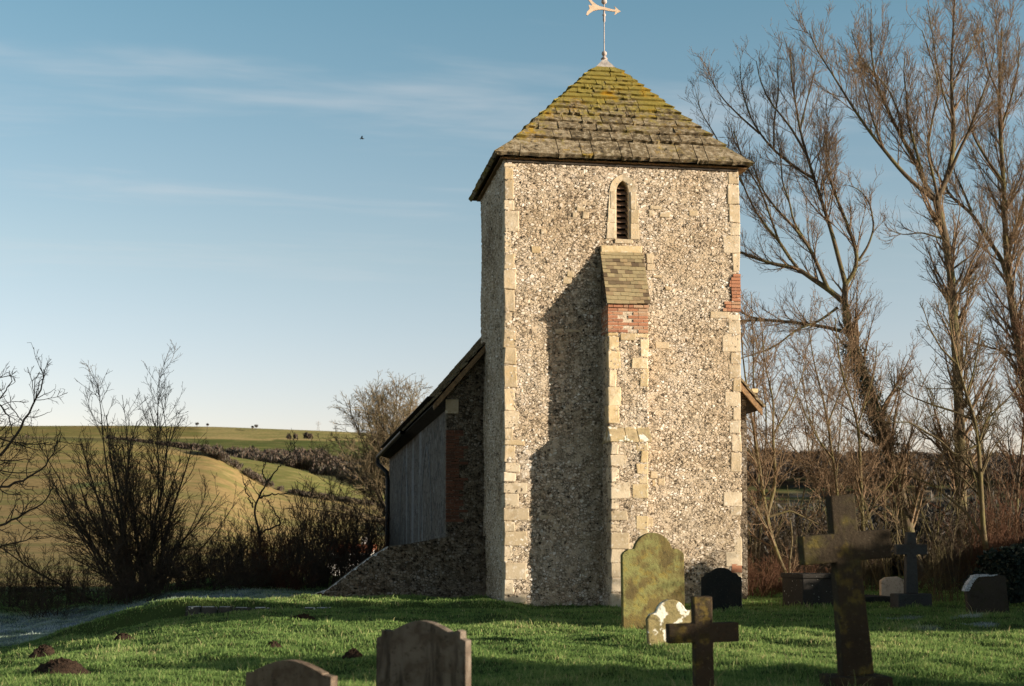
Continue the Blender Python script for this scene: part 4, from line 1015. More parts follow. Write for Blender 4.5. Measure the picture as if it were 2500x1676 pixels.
# rounded tree beyond the nave
mm2 = shrub_mesh('round_tree', 8.0, 64, 50, (M['bark_dark'], M['twig_tan']), [(4.6, .25, 40, .36, .4, 1.5, .05, .13, 6, .6, .010, 3), (6, .1, 40, .45, .25, .9, .2, .16, 5, .65, .007, 3), (6, .1, 40, .5, .15, .5, .1, .18, 3, .65, .0055, 3)], .12, .065, .0, .90)
p = spot(955, 78); p[2] = topz(905, 78) - 8.3
place(mm2, 'bare_tree', p, .6, 1.0, 'round crowned bare tree rising beyond the nave roof', 'tree', TG, ('trunk', 'crown'))

# scrub on the left, in the shadow of the church
SHm = [shrub_mesh('thicket', 2.6, 34, 38, (M['bark_dark'], M['twig_dark']), [(6, .12, 38, .42, .2, 1.0, .2, .14, 5, .6, .0055, 3), (7.5, .1, 40, .5, .12, .5, .1, .18, 3, .65, .004, 3)], .35, .016, .2) for _ in range(2)]
SHr = [shrub_mesh('red_thicket', 2.4, 44, 36, (M['twig_red'], M['twig_red']), [(5, .12, 34, .42, .2, 1.0, .3, .13, 5, .6, .005, 3), (6.5, .1, 38, .5, .12, .5, .2, .16, 3, .65, .0038, 3)], .3, .014, .2) for _ in range(2)]
SHt = [shrub_mesh('tan_thicket', 2.2, 22, 36, (M['bark_pale'], M['twig_olive']), [(4.5, .12, 36, .42, .2, 1.0, .3, .13, 5, .6, .005, 3), (6, .1, 38, .5, .12, .5, .2, .16, 3, .65, .0038, 3)], .3, .018, .2)]
SHa = [shrub_mesh('arching_thicket', 3.0, n_, 48, (M['bark_pale'], M['twig_olive']), [(2.6, .2, 45, .42, .3, 1.2, .1, .16, 6, .55, .006, 3), (4.5, .1, 45, .5, .15, .6, .1, .2, 4, .65, .0042, 3)], .3, .03, .1, .6) for n_ in (11, 8)]
BG = 'bare scrub bushes around the churchyard'
BL = 'leafless dark scrub bush in the belt between lawn and hills'
k = 0
for i, (px, dep, top) in enumerate([(-60, 43, 1325), (30, 44, 1345), (110, 44, 1340), (185, 44, 1330), (270, 42, 1345), (400, 43, 1320), (460, 44, 1300), (500, 45, 1280), (560, 43, 1270), (600, 47, 1240), (660, 44, 1235), (720, 46, 1205), (770, 48, 1165), (830, 50, 1160), (880, 52, 1170), (930, 54, 1190), (640, 45, 1290), (750, 43, 1280), (560, 46, 1270), (800, 44, 1330), (700, 42, 1350), (380, 46, 1300), (610, 42, 1345), (330, 41, 1400), (120, 40, 1420)]):
    p = spot(px, dep); ht = topz(top, dep) - p[2]
    red = px > 640 and i % 2 == 0
    ms = (SHr if red else SHm)[i % 2]
    sc = ht / 2.35
    place_bush(ms, 'scrub_bush', p, rng.uniform(0, 6.28), (max(.9, sc * .95), sc), 'leafless reddish scrub bush left of the nave wall' if red else BL, 'bush', 'reddish scrub bushes left of the nave' if red else 'dark scrub bushes left of the church')
for i, (px, dep, top, kind) in enumerate([(1835, 37, 1330, 'r'), (1880, 38, 1345, 'r'), (1930, 40, 1330, 'r'), (1850, 44, 1200, 'a'), (1920, 46, 1180, 'a'), (1975, 46, 1240, 'd'), (2050, 43, 1210, 'a'), (2110, 47, 1230, 'd'), (2180, 41, 1190, 'a'), (2240, 43, 1180, 'a'), (2310, 42, 1170, 'a'), (2370, 44, 1210, 'd'), (2430, 42, 1170, 'r'), (2490, 43, 1140, 'r'), (2000, 43, 1280, 'd'), (2130, 42, 1280, 't'), (2320, 41, 1290, 'd'), (2460, 40, 1250, 'r'), (1870, 44, 1270, 'd'), (2400, 47, 1130, 'd')]):
    p = spot(px, dep); ht = topz(top, dep) - p[2]; sc = ht / 2.3
    ms = {'r': SHr, 't': SHt, 'd': SHm, 'a': SHa}[kind]; ms = ms[i % len(ms)]
    lab = {'r': 'leafless rusty red bush among the trees right of the tower', 't': 'leafless tan bush with pale stems right of the tower', 'd': 'leafless dark tangled bush under the tall trees right of the tower', 'a': 'sparse bush with pale arching branches under the trees right of the tower'}[kind]
    place_bush(ms, 'scrub_bush', p, rng.uniform(0, 6.28), (max(.85, sc * .9), sc), lab, 'bush', {'r': 'rusty red bushes on the right', 't': 'tan bushes on the right', 'd': 'dark bushes on the right', 'a': 'arching bushes on the right'}[kind])
# sunlit small bush beside the granite cross
p = spot(2297, 33); sc = (topz(1270, 33) - p[2]) / 2.2
place_bush(SHt[0], 'scrub_bush', p, 1.0, (sc * .8, sc), 'small bright sunlit bush with pale forked stems right of the granite cross', 'bush', None)

# dark mound at the right edge, drawn as a leafy bush
def lump(c, r, n=2600, size=.06):
    u = norm(rng.normal(size=(n * 3, 3))); u = u[u[:, 2] > -.35][:n]
    b = 1 + .05 * np.sin(u[:, 0] * 7 + 1) + .05 * np.sin(u[:, 1] * 9) + .04 * np.sin(u[:, 2] * 11)
    return np.array(c) + u * np.array(r) * (b * rng.uniform(.93, 1.02, len(u)))[:, None]
d = 33; p = spot(2580, d); p2 = p + np.array([0, 0, .3])
t_ = thing('dark_mound', p, 'large dark rounded leafy mound at the right edge behind the leaning headstone', 'bush')
pc = lump(p + np.array([0, 0, .2]), (2.0, 1.3, 1.25)); V_, F = leaves(pc, .03, 24000, .05); obj('leaves', V_, F, M['evergreen'], t_)
n_, m_ = 28, 14; Vv = []; 
for i in range(m_ + 1):
    for j in range(n_):
        a = 2 * math.pi * j / n_; e = math.pi / 2 * i / m_; Vv.append(p + np.array([1.9 * math.cos(a) * math.cos(e), 1.22 * math.sin(a) * math.cos(e), .1 + 1.22 * math.sin(e) * 1.06]) - np.array([0, 0, .2]) * (i == 0))
Ff = [(i * n_ + j, i * n_ + (j + 1) % n_, (i + 1) * n_ + (j + 1) % n_, (i + 1) * n_ + j) for i in range(m_) for j in range(n_)]
obj('inner_branches', Vv, Ff, M['evergreen'], t_, smooth=True)

# ------------------------------------------------------------------ unseen hedges added on the sunny side, heights shaped to shade lawn and crosses
def hedge(name, u0, u1, wc, H, label):
    us = np.arange(u0, u1, .15); V_ = []; F = []
    prof = [(-.8, 0), (-.75, .6), (-.45, .95), (0, 1), (.45, .95), (.75, .6), (.8, 0)]
    pts = []
    for u in us:
        h = H(u) * (1 + .03 * math.sin(u * 3.1) + .025 * math.sin(u * 7.3 + 1))
        for (w, f) in prof:
            x, y = S[0] * (wc + w) + -S[1] * u, S[1] * (wc + w) + S[0] * u
            g_ = float(zg(x, y, False)); V_.append((x, y, g_ - .1 if f == 0 else f * h))
    m = len(prof)
    for i in range(len(us) - 1):
        for j in range(m - 1): F.append((i * m + j, (i + 1) * m + j, (i + 1) * m + j + 1, i * m + j + 1))
    F.append(tuple(range(m))); F.append(tuple(range(len(V_) - 1, len(V_) - m - 1, -1)))
    V_ = np.array(V_); c = V_.mean(0); c[2] = 0
    t = thing(name, c, label, 'hedge'); obj('inner_branches', V_, F, M['evergreen'], t)
    tops = V_.reshape(len(us), m, 3)[:, 1:-1].reshape(-1, 3)
    Vl, Fl = leaves(tops, np.array([.2, .2, .07]), 16000, .06); obj('leaves', Vl, Fl, M['evergreen'], t)
TE = math.tan(SUN_EL); WC_ = 21.0
def H1(u): return float(np.interp(u, [-3.9, -3.7, -2.5, -1.5, -.2, .4, 2.3, 2.6, 3.85, 3.95, 4.45, 4.6, 6, 8, 12, 20, 40], [4.6, 5.3, 5.3, 5.1, 4.6, 3.75, 3.45, 2.8, 2.5, 3.35, 3.35, 2.35, 2.3, 2.5, 2.7, 2.7, 2.7]))
def H2(u): return float(np.interp(u, [-15.5, -14.5, -13.7, -13.0, -12.4, -11.6, -11.0], [1.4, 1.7, 2.1, 2.4, 2.75, 2.7, 2.4]))
hedge('shadow_hedge', -3.9, 36, WC_, H1, 'long unseen hedge right of the lawn, added to shade the grass before the tower')
hedge('shadow_hedge', -15.2, -11.0, WC_, H2, 'short unseen hedge added to shade the foreground crosses')

# ------------------------------------------------------------------ grass
def grassmat():
    t = NT('grass_blade', .75, .15)
    a = t.attr('tint').outputs['Fac']; f = t.attr('frost').outputs['Fac']
    c = t.ramp(a, [(0, (.06, .12, .034)), (.4, (.155, .255, .07)), (.75, (.27, .37, .115)), (.93, (.38, .42, .17)), (1, (.5, .42, .22))])
    c = t.mix(f, c, (.60, .67, .72)); t.color(c)
    tr = t.n('ShaderNodeBsdfTranslucent'); t.put(tr.inputs['Color'], c)
    mx = t.n('ShaderNodeMixShader', {0: .45}); t.t.links.new(t.b.outputs[0], mx.inputs[1]); t.t.links.new(tr.outputs[0], mx.inputs[2]); t.t.links.new(mx.outputs[0], t.out.inputs['Surface'])
    return t.m
def make_grass():
    n = 760000
    dep = 10.5 + (58 - 10.5) * rng.random(n) ** 1.9
    lat = dep * rng.uniform(-.40, .40, n)
    x = lat * math.cos(YAW) + dep * math.sin(YAW); y = CAM[1] + dep * math.cos(YAW) - lat * math.sin(YAW)
    ok = ~((x > XN - .05) & (x < XR) & (y > LN - .4) & (y < LF)) & ~((x > X0) & (x < X1) & (y > 0) & (y < L)) & ~((x > BX0) & (x < BXR) & (y > -BPL) & (y < 0))
    x, y, dep = x[ok], y[ok], dep[ok]; n = len(x)
    z = zg(x, y) - .008
    cl = .5 + .5 * np.sin(x * 5.1 + 2 * np.sin(y * 3.7)) * np.sin(y * 4.3 + 2 * np.sin(x * 2.9))
    c2 = .5 + .5 * np.sin(x * 1.3 + 1.5 * np.sin(y * .9)) * np.sin(y * 1.1 + 1.7 * np.sin(x * .8))
    h = (.024 + .030 * cl * rng.uniform(.5, 1.2, n) + .016 * c2) * rng.uniform(.6, 1.3, n)
    for (gx, gy, gr) in [(1594, 23.1, .75), (1640, 18.9, .6), (1716, 13.1, .4), (2086, 13.8, .5), (1034, 11.9, .5), (713, 11.4, .5), (2410, 26.8, .7), (2222, 29.8, .5), (1760, 28.4, .5), (1992, 30, .7)]:
        c = spot(gx, gy); h *= 1 + 1.3 * np.exp(-((x - c[0]) ** 2 + (y - c[1]) ** 2) / gr ** 2)
    h = np.where(rng.random(n) < .02, h * 2.1, h)
    wd = .0045 * (dep / 16).clip(.8, 2.6); a = rng.uniform(0, 2 * math.pi, n)
    dx, dy = np.cos(a), np.sin(a); lean = rng.uniform(.15, .8, n) * h
    la = rng.uniform(0, 2 * math.pi, n); lx, ly = np.cos(la) * lean, np.sin(la) * lean
    b = np.stack([x, y, z], -1); side = np.stack([dx * wd, dy * wd, 0 * x], -1)
    mid = b + np.stack([lx * .35, ly * .35, h * .6], -1); tip = b + np.stack([lx, ly, h], -1)
    V_ = np.stack([b - side, b + side, mid + side * .75, mid - side * .75, tip], 1).reshape(-1, 3).astype(np.float32)
    i = np.arange(n) * 5
    me = bpy.data.meshes.new('grass')
    me.vertices.add(len(V_)); me.vertices.foreach_set('co', V_.ravel())
    loops = np.stack([i, i + 1, i + 2, i + 3, i + 3, i + 2, i + 4], -1).astype(np.int32)
    me.loops.add(n * 7); me.loops.foreach_set('vertex_index', loops.ravel())
    st = np.stack([np.arange(n) * 7, np.arange(n) * 7 + 4], -1).astype(np.int32).ravel()
    me.polygons.add(2 * n); me.polygons.foreach_set('loop_start', st); me.update(calc_edges=True)
    c3 = .5 + .5 * np.sin(x * .55 + 1.1 * np.sin(y * .43 + 1)) * np.sin(y * .7 + .9 * np.sin(x * .37)); tint = np.clip(.14 + .30 * c2 * cl + .26 * c3 + rng.normal(size=n) * .17 + .15 * (h / .07), 0, 1); tint = np.where(rng.random(n) < .035, .97, tint)
    fr = frostf(x, y) * rng.uniform(.4, 1.0, n)
    for nm, val in (('tint', tint), ('frost', fr)):
        at = me.attributes.new(nm, 'FLOAT', 'POINT'); at.data.foreach_set('value', np.repeat(val, 5).astype(np.float32))
    me.materials.append(grassmat())
    o = bpy.data.objects.new('grass', me); COL.objects.link(o); tag(o, 'short tufted green grass covering the churchyard lawn', 'grass', kind='stuff')
make_grass()

# ------------------------------------------------------------------ hills
def fieldmat():
    t = NT('downland_fields', 1, .05)
    c = t.attr('field').outputs['Color']
    s1 = t.noise(1.0, 5, .6, co=t.mapped((.016, .055, .25), rot=(0, 0, .45)))
    c = t.mix(t.math('MULTIPLY', t.ss(s1, .43, .60), .75), c, t.mix(.75, c, (.13, .16, .045)))
    s2 = t.noise(1.0, 4, .6, co=t.mapped((.03, .12, .6), rot=(0, 0, .3)))
    c = t.mix(t.math('MULTIPLY', t.ss(s2, .46, .66), .55), c, t.mix(.5, c, (.50, .37, .18)))
    s3 = t.noise(.35, 5, .7)
    c = t.mix(t.math('MULTIPLY', t.ss(s3, .42, .62), .5), c, t.mix(.7, c, (.10, .085, .035)))
    t.color(c); return t.m
M['field'] = fieldmat()
def hill(name, crest, dc, db, colf, vbot=1262, nx=320, ny=70, x0=-900, x1=3200):
    vx = np.linspace(x0, x1, nx); vc = np.interp(vx, [c[0] for c in crest], [c[1] for c in crest])
    for _ in range(3): vc[1:-1] = .25 * vc[:-2] + .5 * vc[1:-1] + .25 * vc[2:]
    Vv = []; Cc = []
    for j in range(ny + 6):
        f = j / (ny - 1)
        if j < ny: vy = vbot + (vc - vbot) * f; dep = db + (dc - db) * f ** .9
        else: vy = vc + (j - ny + 1) * 3.0; dep = np.full(nx, dc * (1 + .03 * (j - ny + 1)))
        lat = (vx * VS - CX) / FPX * dep; z = CAM[2] + (1337 - vy * VS) / FPX * dep
        x = lat * math.cos(YAW) + dep * math.sin(YAW); y = CAM[1] + dep * math.cos(YAW) - lat * math.sin(YAW)
        Vv.append(np.stack([x, y, z], -1)); Cc.append(np.array([colf(a, b, min(f, 1)) for a, b in zip(vx, vy)]))
    sk = Vv[0].copy(); sk[:, 2] -= 14; Vv.insert(0, sk); Cc.insert(0, Cc[0])
    V_ = np.concatenate(Vv); C_ = np.concatenate(Cc)
    i = np.arange(ny + 6)[:, None] * nx; j = np.arange(nx - 1)[None]
    F = np.stack([i + j, i + j + 1, i + nx + j + 1, i + nx + j], -1).reshape(-1, 4)
    o = obj(name, V_, F, M['field'], smooth=True)
    at = o.data.color_attributes.new('field', 'FLOAT_COLOR', 'POINT'); at.data.foreach_set('color', np.concatenate([C_, np.ones((len(C_), 1))], 1).astype(np.float32).ravel())
    tag(o, kind='structure'); return o
TAN = (.315, .225, .10); OLIVE = (.20, .165, .06); GREEN = (.17, .20, .06); DKG = (.075, .10, .03); WOODC = (.05, .04, .03)
def colF(vx, vy, f):
    l = 1003 + (vx - 600) * .01
    if vy < l - 2: return OLIVE if vx < 450 else (.30, .26, .11)
    if vy < l + 2: return (.42, .32, .15)
    if vy < 1034 + (vx - 620) * .03: return DKG if vx > 380 else OLIVE
    return (.075, .08, .035)
def colM(vx, vy, f): return (.165, .165, .055)
def colN(vx, vy, f):
    if f > .985: return (.12, .09, .05)
    g = .5 + .5 * math.sin(vx * .013 + vy * .09)
    t_ = max(0, min(1, (1060 - vy) / 60)) * .55
    gq = math.exp(-((vy - (1108 - (vx - 200) * .10)) / 7) ** 2 - ((vx - 205) / 55) ** 4)
    if gq > .3: return tuple(a * (1 - gq) + b * gq for a, b in zip(TAN, (.12, .17, .06)))
    return tuple(a * (1 - t_) + b * t_ for a, b in zip(TAN, (.24, .22, .075)))
hill('hill', [(-900, 985), (0, 973), (300, 972), (500, 975), (760, 985), (900, 992), (1100, 1000), (1400, 1015), (1700, 1060), (3200, 1100)], 1500, 800, colF, 1230)
hill('hill', [(-900, 1030), (300, 1022), (430, 1027), (481, 1034), (525, 1043), (600, 1055), (675, 1070), (734, 1091), (809, 1115), (869, 1132), (1000, 1165), (1200, 1200), (1500, 1240), (3200, 1262)], 900, 520, colM, 1255)
hill('hill', [(-900, 1004), (-300, 1000), (0, 998), (150, 998), (260, 1003), (394, 1021), (421, 1028), (481, 1035), (519, 1052), (564, 1082), (600, 1103), (660, 1124), (719, 1133), (869, 1154), (1100, 1190), (1500, 1235), (3200, 1262)], 620, 105, colN, 1345)
def colR(vx, vy, f):
    if f > .72: return (.055, .04, .03)
    if f > .35: return (.050, .056, .062) if (math.sin(vx * .021) > .2) else (.045, .04, .028)  # dark bluish patches: shade on a frosty field put into the colour
    return (.045, .038, .024)
hill('hill', [(-900, 1262), (1200, 1200), (1500, 1050), (1690, 1040), (1900, 1046), (2339, 1050), (3200, 1060)], 520, 200, colR, 1275, x0=1250)

# woods and hedgerows on the downs: far masses of bare trees
M['brush'] = leafmat('dark_brush_stems', [(0, (.012, .011, .010)), (.6, (.028, .023, .018)), (.9, (.06, .046, .03)), (1, (.13, .10, .06))])
def blobs(name, items, mat, label, size=.9, n=90, cat='woodland', vert=1.0):
    C = []; 
    for (p, r, h) in items:
        u = norm(rng.normal(size=(n, 3))) * rng.random((n, 1)) ** .4
        C.append(np.array(p) + u * np.array([r, r, h * .5]) + np.array([0, 0, h * .45]))
    C = np.concatenate(C); k = len(C)
    a = norm(rng.normal(size=(k, 3)) * np.array([.45, .45, .3]) + np.array([0, 0, vert])); b = norm(np.cross(a, rng.normal(size=(k, 3)))); s = size * rng.uniform(.5, 1.6, (k, 1))
    V_ = np.stack([C - a * s, C + b * s * .22, C + a * s, C - b * s * .22], 1).reshape(-1, 3)
    o = obj(name, V_, np.arange(4 * k).reshape(-1, 4), mat); tag(o, label, cat, kind='stuff'); return o
M['wood_far'] = leafmat('far_winter_wood', [(0, (.035, .03, .025)), (.35, (.075, .055, .045)), (.6, (.11, .075, .055)), (.85, (.05, .055, .03)), (1, (.15, .105, .075))])
M['wood_near'] = leafmat('dark_winter_wood', [(0, (.018, .015, .012)), (.5, (.04, .029, .021)), (1, (.07, .047, .032))])
it = []
for _ in range(130):
    vx = rng.uniform(440, 745); l = 1036 + (vx - 620) * .03; vy = l + rng.uniform(3, 26)
    p = V(vx, vy, 1010 + (1062 - vy) * 4); it.append((p, 5, rng.uniform(4, 7.5)))
for _ in range(170):
    vx = rng.uniform(660, 960); vy = rng.uniform(1054, 1068 + (vx - 660) * .26); p = V(vx, vy, 940 + (1120 - vy) * 1.6); it.append((p, 5, rng.uniform(4, 7)))
for _ in range(60):
    vx = rng.uniform(230, 480); p = V(vx, 1008 + (vx - 250) * .09 + rng.uniform(-1, 2), 1100); it.append((p, 3, 3))
for vx, r in ((60, 12), (30, 10), (45, 9), (700, 8), (708, 6), (660, 5), (675, 5)):
    p = V(vx, 1012 if vx < 100 else 1001, 1250); it.append((p, r * .4, r * .6))
blobs('far_woodland', it, M['wood_far'], 'dark bare woodland in the folds of the far hills', 1.5, 170)
it = []
hp = [(470, 1033), (481, 1036), (519, 1053), (564, 1083), (600, 1104), (660, 1125), (719, 1134), (869, 1155), (1000, 1170)]
for _ in range(190):
    vx = rng.uniform(455, 960); vy = np.interp(vx, [a for a, b in hp], [b for a, b in hp]); wide = 1.6 if vx < 620 else 1.0
    if 610 < vx < 655 and rng.random() < .7: continue
    it.append((V(vx, vy + rng.uniform(-1, 3), 618 - rng.uniform(0, 14)), 1.2 * wide, rng.uniform(1.0, 2.0) * wide))
blobs('far_hedgerow', it, M['wood_far'], 'brown hedgerow along the crest of the tan field', .6, 110, 'hedgerow')
it = []
for _ in range(420):
    vx = rng.uniform(1500, 2700); vy = np.interp(vx, [1500, 1690, 2339, 2700], [1052, 1042, 1052, 1056]) + abs(rng.normal()) * 22
    it.append((V(vx, vy, 515 - (vy - 1040) * 2.2), 4.5, rng.uniform(1.5, 3.5)))
blobs('dark_woodland', it, M['wood_near'], 'dark wooded ridge behind the trees on the right', .8, 220)
it = []
for _ in range(260):
    vx = rng.uniform(1560, 2700); dd = rng.uniform(62, 120); p = V(vx, 1240, dd); p[2] = float(zg(p[0], p[1])); it.append((p, 2.4, rng.uniform(1.8, 4.6)))
blobs('brushwood', it, M['brush'], 'dark brushwood filling the slope behind the trees on the right', .20, 760, 'brushwood', .5)

# skyline specks: trees and a pylon
for vx, vy, r, lab in ((450, 971, 1.4, 'dark dot of a tree on the skyline nearest the multi stemmed tree'), (474, 972, 1.1, 'smaller dark dot of a tree on the skyline'), (577, 977, 1.0, 'left one of a pair of tiny trees on the skyline'), (585, 976, 1.5, 'right bigger one of a pair of tiny trees on the skyline')):
    p = V(vx, vy + 1, 1480); u = norm(rng.normal(size=(160, 3))); C = p + u * np.array([r * 1.4, r * 1.4, r]) * rng.random((160, 1)) ** .4 + np.array([0, 0, r * 1.1])
    t_ = thing('skyline_tree', p, lab, 'tree', 'tiny trees on the skyline')
    V_, F = leaves(C, .2, 400, .35); obj('crown', V_, F, M['wood_near'], t_)
    Vt, Ft = tube_pts([p - np.array([0, 0, 3]), p + np.array([0, 0, r * 1.2])], .25, 5); obj('trunk', Vt, Ft, M['wood_near'], t_)
p = V(727, 984, 1520); hh = 22 * VS / FPX * 1520
mb = MB()
for sx, sy in ((-1, -1), (1, -1), (1, 1), (-1, 1)): mb.add(*tube_pts([p + np.array([sx * 1.6, sy * 1.6, -4]), p + np.array([sx * .5, sy * .5, hh * .6]), p + np.array([0, 0, hh])], .16, 4))
for f, w in ((.62, 2.6), (.75, 3.2), (.88, 2.4)): mb.add(*tube_pts([p + np.array([-w, 0, hh * f]), p + np.array([w, 0, hh * f])], .16, 4))
for q in range(6): mb.add(*tube_pts([p + np.array([(-1) ** q * 1.4 * (1 - q / 8), -1.2, hh * q / 9]), p + np.array([-(-1) ** q * 1.3 * (1 - q / 8), -1.2, hh * (q + 1) / 9])], .12, 4))
M['steel'] = simple('galvanised_steel', (.30, .31, .33), (.38, .39, .41), 1, .6)
tag(mb.build('pylon', M['steel'], loc=p), 'faint grey lattice pylon on the skyline left of the nave', 'pylon')
# house half hidden by the scrub
d = 120; pL = D(800, 1352, d); pR = D(905, 1352, d); zb_ = pL[2] - .8; ze_ = D(800, 1346, d)[2]; zr_ = D(800, 1332, d)[2]
hs_ = thing('house', (pL + pR) / 2, 'white walled house with a red tiled roof half hidden by scrub', 'house')
ux = norm(pR - pL); uy = np.array([-ux[1], ux[0], 0]); Lh = np.linalg.norm(pR - pL)
def HP(a, b, z): q = pL + ux * a + uy * b; return (q[0], q[1], z)
mb = MB(); mb.hexa([HP(0, 0, zb_ - 3), HP(Lh, 0, zb_ - 3), HP(Lh, 4.5, zb_ - 3), HP(0, 4.5, zb_ - 3), HP(0, 0, ze_), HP(Lh, 0, ze_), HP(Lh, 4.5, ze_), HP(0, 4.5, ze_)])
mb.add([HP(0, 0, ze_), HP(0, 4.5, ze_), HP(0, 2.25, zr_ - .1), HP(Lh, 0, ze_), HP(Lh, 4.5, ze_), HP(Lh, 2.25, zr_ - .1)], [(0, 2, 1), (3, 4, 5)])
M['render'] = simple('white_render', (.68, .65, .62), (.80, .77, .73), 2)
M['redroof'] = simple('red_clay_roof', (.36, .11, .05), (.48, .17, .08), 3)
M['pane'] = simple('dark_window_glass', (.02, .022, .025), (.03, .032, .035), 2, .2)
hw = mb.build('wall', M['render'], hs_)
mb = MB(); mb.add([HP(-.2, -.25, ze_ - .12), HP(Lh + .2, -.25, ze_ - .12), HP(Lh + .2, 2.25, zr_), HP(-.2, 2.25, zr_), HP(-.2, 4.75, ze_ - .12), HP(Lh + .2, 4.75, ze_ - .12), HP(-.2, -.25, ze_ + .0), HP(Lh + .2, -.25, ze_), HP(Lh + .2, 2.25, zr_ + .12), HP(-.2, 2.25, zr_ + .12), HP(-.2, 4.75, ze_), HP(Lh + .2, 4.75, ze_)],
                  [(0, 1, 2, 3), (3, 2, 5, 4), (6, 9, 8, 7), (9, 10, 11, 8), (0, 6, 7, 1), (4, 5, 11, 10), (0, 3, 9, 6), (3, 4, 10, 9), (1, 7, 8, 2), (2, 8, 11, 5)])
rf_ = mb.build('roof', M['redroof'], hs_)
mb = MB(); mb.hexa([HP(Lh * .72, 2, zr_ - .2), HP(Lh * .72 + .6, 2, zr_ - .2), HP(Lh * .72 + .6, 2.5, zr_ - .2), HP(Lh * .72, 2.5, zr_ - .2), HP(Lh * .72, 2, zr_ + .7), HP(Lh * .72 + .6, 2, zr_ + .7), HP(Lh * .72 + .6, 2.5, zr_ + .7), HP(Lh * .72, 2.5, zr_ + .7)]); mb.build('chimney', M['render'], rf_)
for f in (.15, .4, .62, .85):
    mb = MB(); a = Lh * f; z0 = ze_ - 1.1; mb.hexa([HP(a - .3, -.03, z0), HP(a + .3, -.03, z0), HP(a + .3, .05, z0), HP(a - .3, .05, z0), HP(a - .3, -.03, z0 + .8), HP(a + .3, -.03, z0 + .8), HP(a + .3, .05, z0 + .8), HP(a - .3, .05, z0 + .8)]); mb.build('window', M['pane'], hs_)
# bird
p = D(886, 339, 95); mb = MB()
P_ = lambda x, y, z: tuple(p + np.array([x, y, z]))
mb.add([P_(-.17, 0, 0), P_(-.02, -.04, .03), P_(.12, 0, .0), P_(-.02, .04, .03), P_(-.02, 0, -.05), P_(-.10, -.26, .10), P_(-.03, -.26, .10), P_(-.24, 0, .02), P_(-.13, .30, .12), P_(-.05, .28, .11), P_(-.1, -.5, .05), P_(-.16, .55, .06)],
       [(0, 4, 1), (1, 4, 2), (2, 4, 3), (3, 4, 0), (0, 1, 3), (1, 2, 3), (1, 6, 5), (0, 1, 5), (3, 8, 9), (3, 0, 8), (5, 6, 10), (8, 11, 9), (0, 3, 7), (0, 7, 1)])
tag(mb.build('bird', M['iron'], loc=p), 'tiny dark bird flying in the sky left of the tower', 'bird')

# ------------------------------------------------------------------ sky, sun, camera
wd = bpy.data.worlds.new('World'); SC.world = wd; wd.use_nodes = True
nt = wd.node_tree; nd = nt.nodes; lk = nt.links; BOOST = 1.0
bg = nd['Background']
sky = nd.new('ShaderNodeTexSky'); sky.sky_type = 'NISHITA'; sky.sun_disc = False
sky.sun_elevation = SUN_EL; sky.sun_rotation = math.atan2(S[0], S[1]); sky.altitude = 50; sky.air_density = 1.0; sky.dust_density = .6; sky.ozone_density = 1.0
tc = nd.new('ShaderNodeTexCoord'); sx = nd.new('ShaderNodeSeparateXYZ'); lk.new(tc.outputs['Generated'], sx.inputs[0])
def wm(op, a, b=0.0, clamp=False):
    q = nd.new('ShaderNodeMath'); q.operation = op; q.use_clamp = clamp
    for s_, v in ((q.inputs[0], a), (q.inputs[1], b)):
        if isinstance(v, bpy.types.NodeSocket): lk.new(v, s_)
        else: s_.default_value = v
    return q.outputs[0]
zz = wm('MAXIMUM', sx.outputs[2], .03)
cb = nd.new('ShaderNodeCombineXYZ'); lk.new(wm('DIVIDE', sx.outputs[0], zz), cb.inputs[0]); lk.new(wm('DIVIDE', sx.outputs[1], zz), cb.inputs[1])
mp = nd.new('ShaderNodeMapping'); lk.new(cb.outputs[0], mp.inputs[0]); mp.inputs['Location'].default_value = (1.7, .35, 0); mp.inputs['Rotation'].default_value = (0, 0, -.35); mp.inputs['Scale'].default_value = (.75, 2.0, 1)
def wn(scale, detail, vec, off=0):
    q = nd.new('ShaderNodeTexNoise'); lk.new(vec, q.inputs['Vector']); q.inputs['Scale'].default_value = scale; q.inputs['Detail'].default_value = detail; q.inputs['Roughness'].default_value = .55; q.inputs['Distortion'].default_value = .4; return q.outputs[0]
cl1 = wn(.75, 5, mp.outputs[0]); cl2 = wn(3.2, 4, mp.outputs[0])
mr = nd.new('ShaderNodeMapRange'); mr.interpolation_type = 'SMOOTHSTEP'; lk.new(wm('ADD', wm('MULTIPLY', cl1, .75), wm('MULTIPLY', cl2, .25)), mr.inputs[0]); mr.inputs[1].default_value = .48; mr.inputs[2].default_value = .74
mr2 = nd.new('ShaderNodeMapRange'); mr2.interpolation_type = 'SMOOTHSTEP'; lk.new(sx.outputs[2], mr2.inputs[0]); mr2.inputs[1].default_value = .12; mr2.inputs[2].default_value = .26
cf = wm('MULTIPLY', wm('MULTIPLY', mr.outputs[0], mr2.outputs[0]), .36)
tint = nd.new('ShaderNodeMix'); tint.data_type = 'RGBA'; tint.blend_type = 'MULTIPLY'; tint.inputs[0].default_value = 1; lk.new(sky.outputs[0], tint.inputs[6])
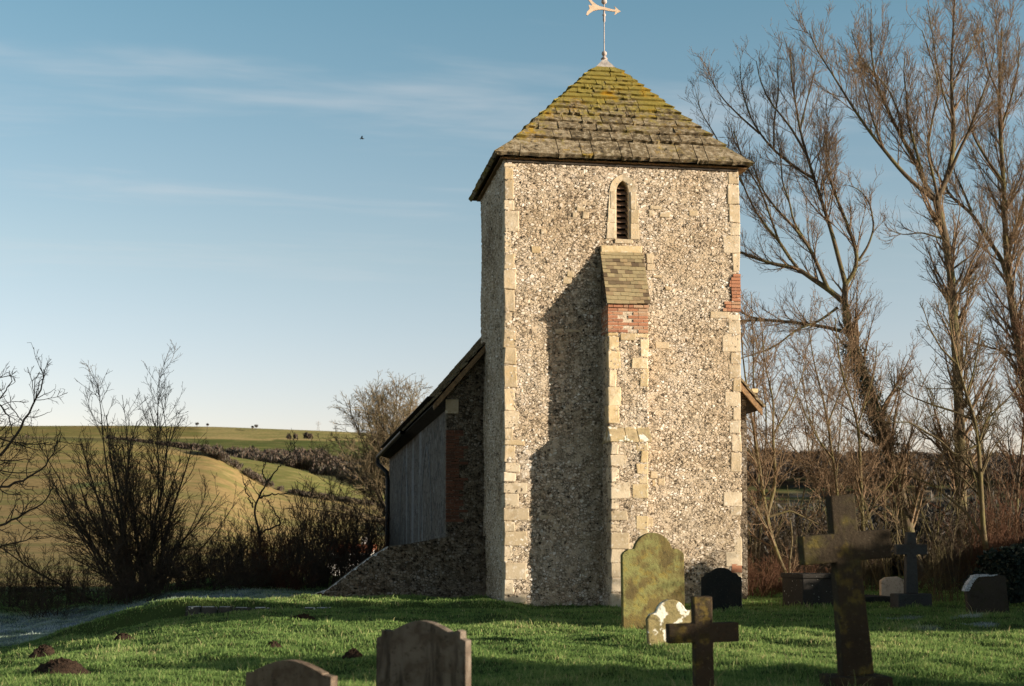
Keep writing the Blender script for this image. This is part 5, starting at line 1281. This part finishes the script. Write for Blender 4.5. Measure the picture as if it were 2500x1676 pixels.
rp = nd.new('ShaderNodeValToRGB'); lk.new(sx.outputs[2], rp.inputs[0]); e_ = rp.color_ramp.elements
while len(e_) < 5: e_.new(.5)
for q, (p_, c_) in zip(e_, [(.06, (1.33, 1.08, 1.25)), (.20, (1.22, 1.12, 1.07)), (.37, (.84, 1.08, 1.04)), (.46, (.26, .40, .44)), (.8, (.08, .13, .17))]): q.position = p_; q.color = (*[v * .5 for v in c_], 1)
sc2 = nd.new('ShaderNodeVectorMath'); sc2.operation = 'SCALE'; lk.new(rp.outputs[0], sc2.inputs[0]); sc2.inputs['Scale'].default_value = 2.0
lk.new(sc2.outputs[0], tint.inputs[7])
mx = nd.new('ShaderNodeMix'); mx.data_type = 'RGBA'; lk.new(cf, mx.inputs[0]); lk.new(tint.outputs[2], mx.inputs[6]); mx.inputs[7].default_value = (4.6, 4.5, 4.5, 1)
lk.new(mx.outputs[2], bg.inputs['Color']); bg.inputs['Strength'].default_value = .09
sl_ = bpy.data.lights.new('sun', 'SUN'); sl_.energy = 5.0; sl_.angle = math.radians(.53); sl_.color = (1.0, .87, .69)
so = bpy.data.objects.new('sun', sl_); COL.objects.link(so)
from mathutils import Vector
sd = Vector((S[0] * math.cos(SUN_EL), S[1] * math.cos(SUN_EL), math.sin(SUN_EL)))
so.rotation_euler = sd.to_track_quat('Z', 'Y').to_euler(); so.location = (20, -20, 30)

cd = bpy.data.cameras.new('camera'); co = bpy.data.objects.new('camera', cd); COL.objects.link(co)
co.location = tuple(CAM); co.rotation_euler = (math.pi / 2 + PITCH, 0, -YAW)
cd.sensor_width = 36; cd.lens = FPX / 2500 * 36; cd.shift_y = (CY - 838) / 2500; cd.clip_end = 8000; cd.clip_start = .1
cd.dof.use_dof = True; cd.dof.focus_distance = 30; cd.dof.aperture_fstop = 2.2
SC.camera = co
vs = SC.view_settings; vs.view_transform = 'Standard'; vs.look = 'None'; vs.gamma = 1; vs.exposure = .9
try: vs.use_curve_mapping = False
except Exception: pass
SC.cycles.max_bounces = 6; SC.cycles.use_denoising = True
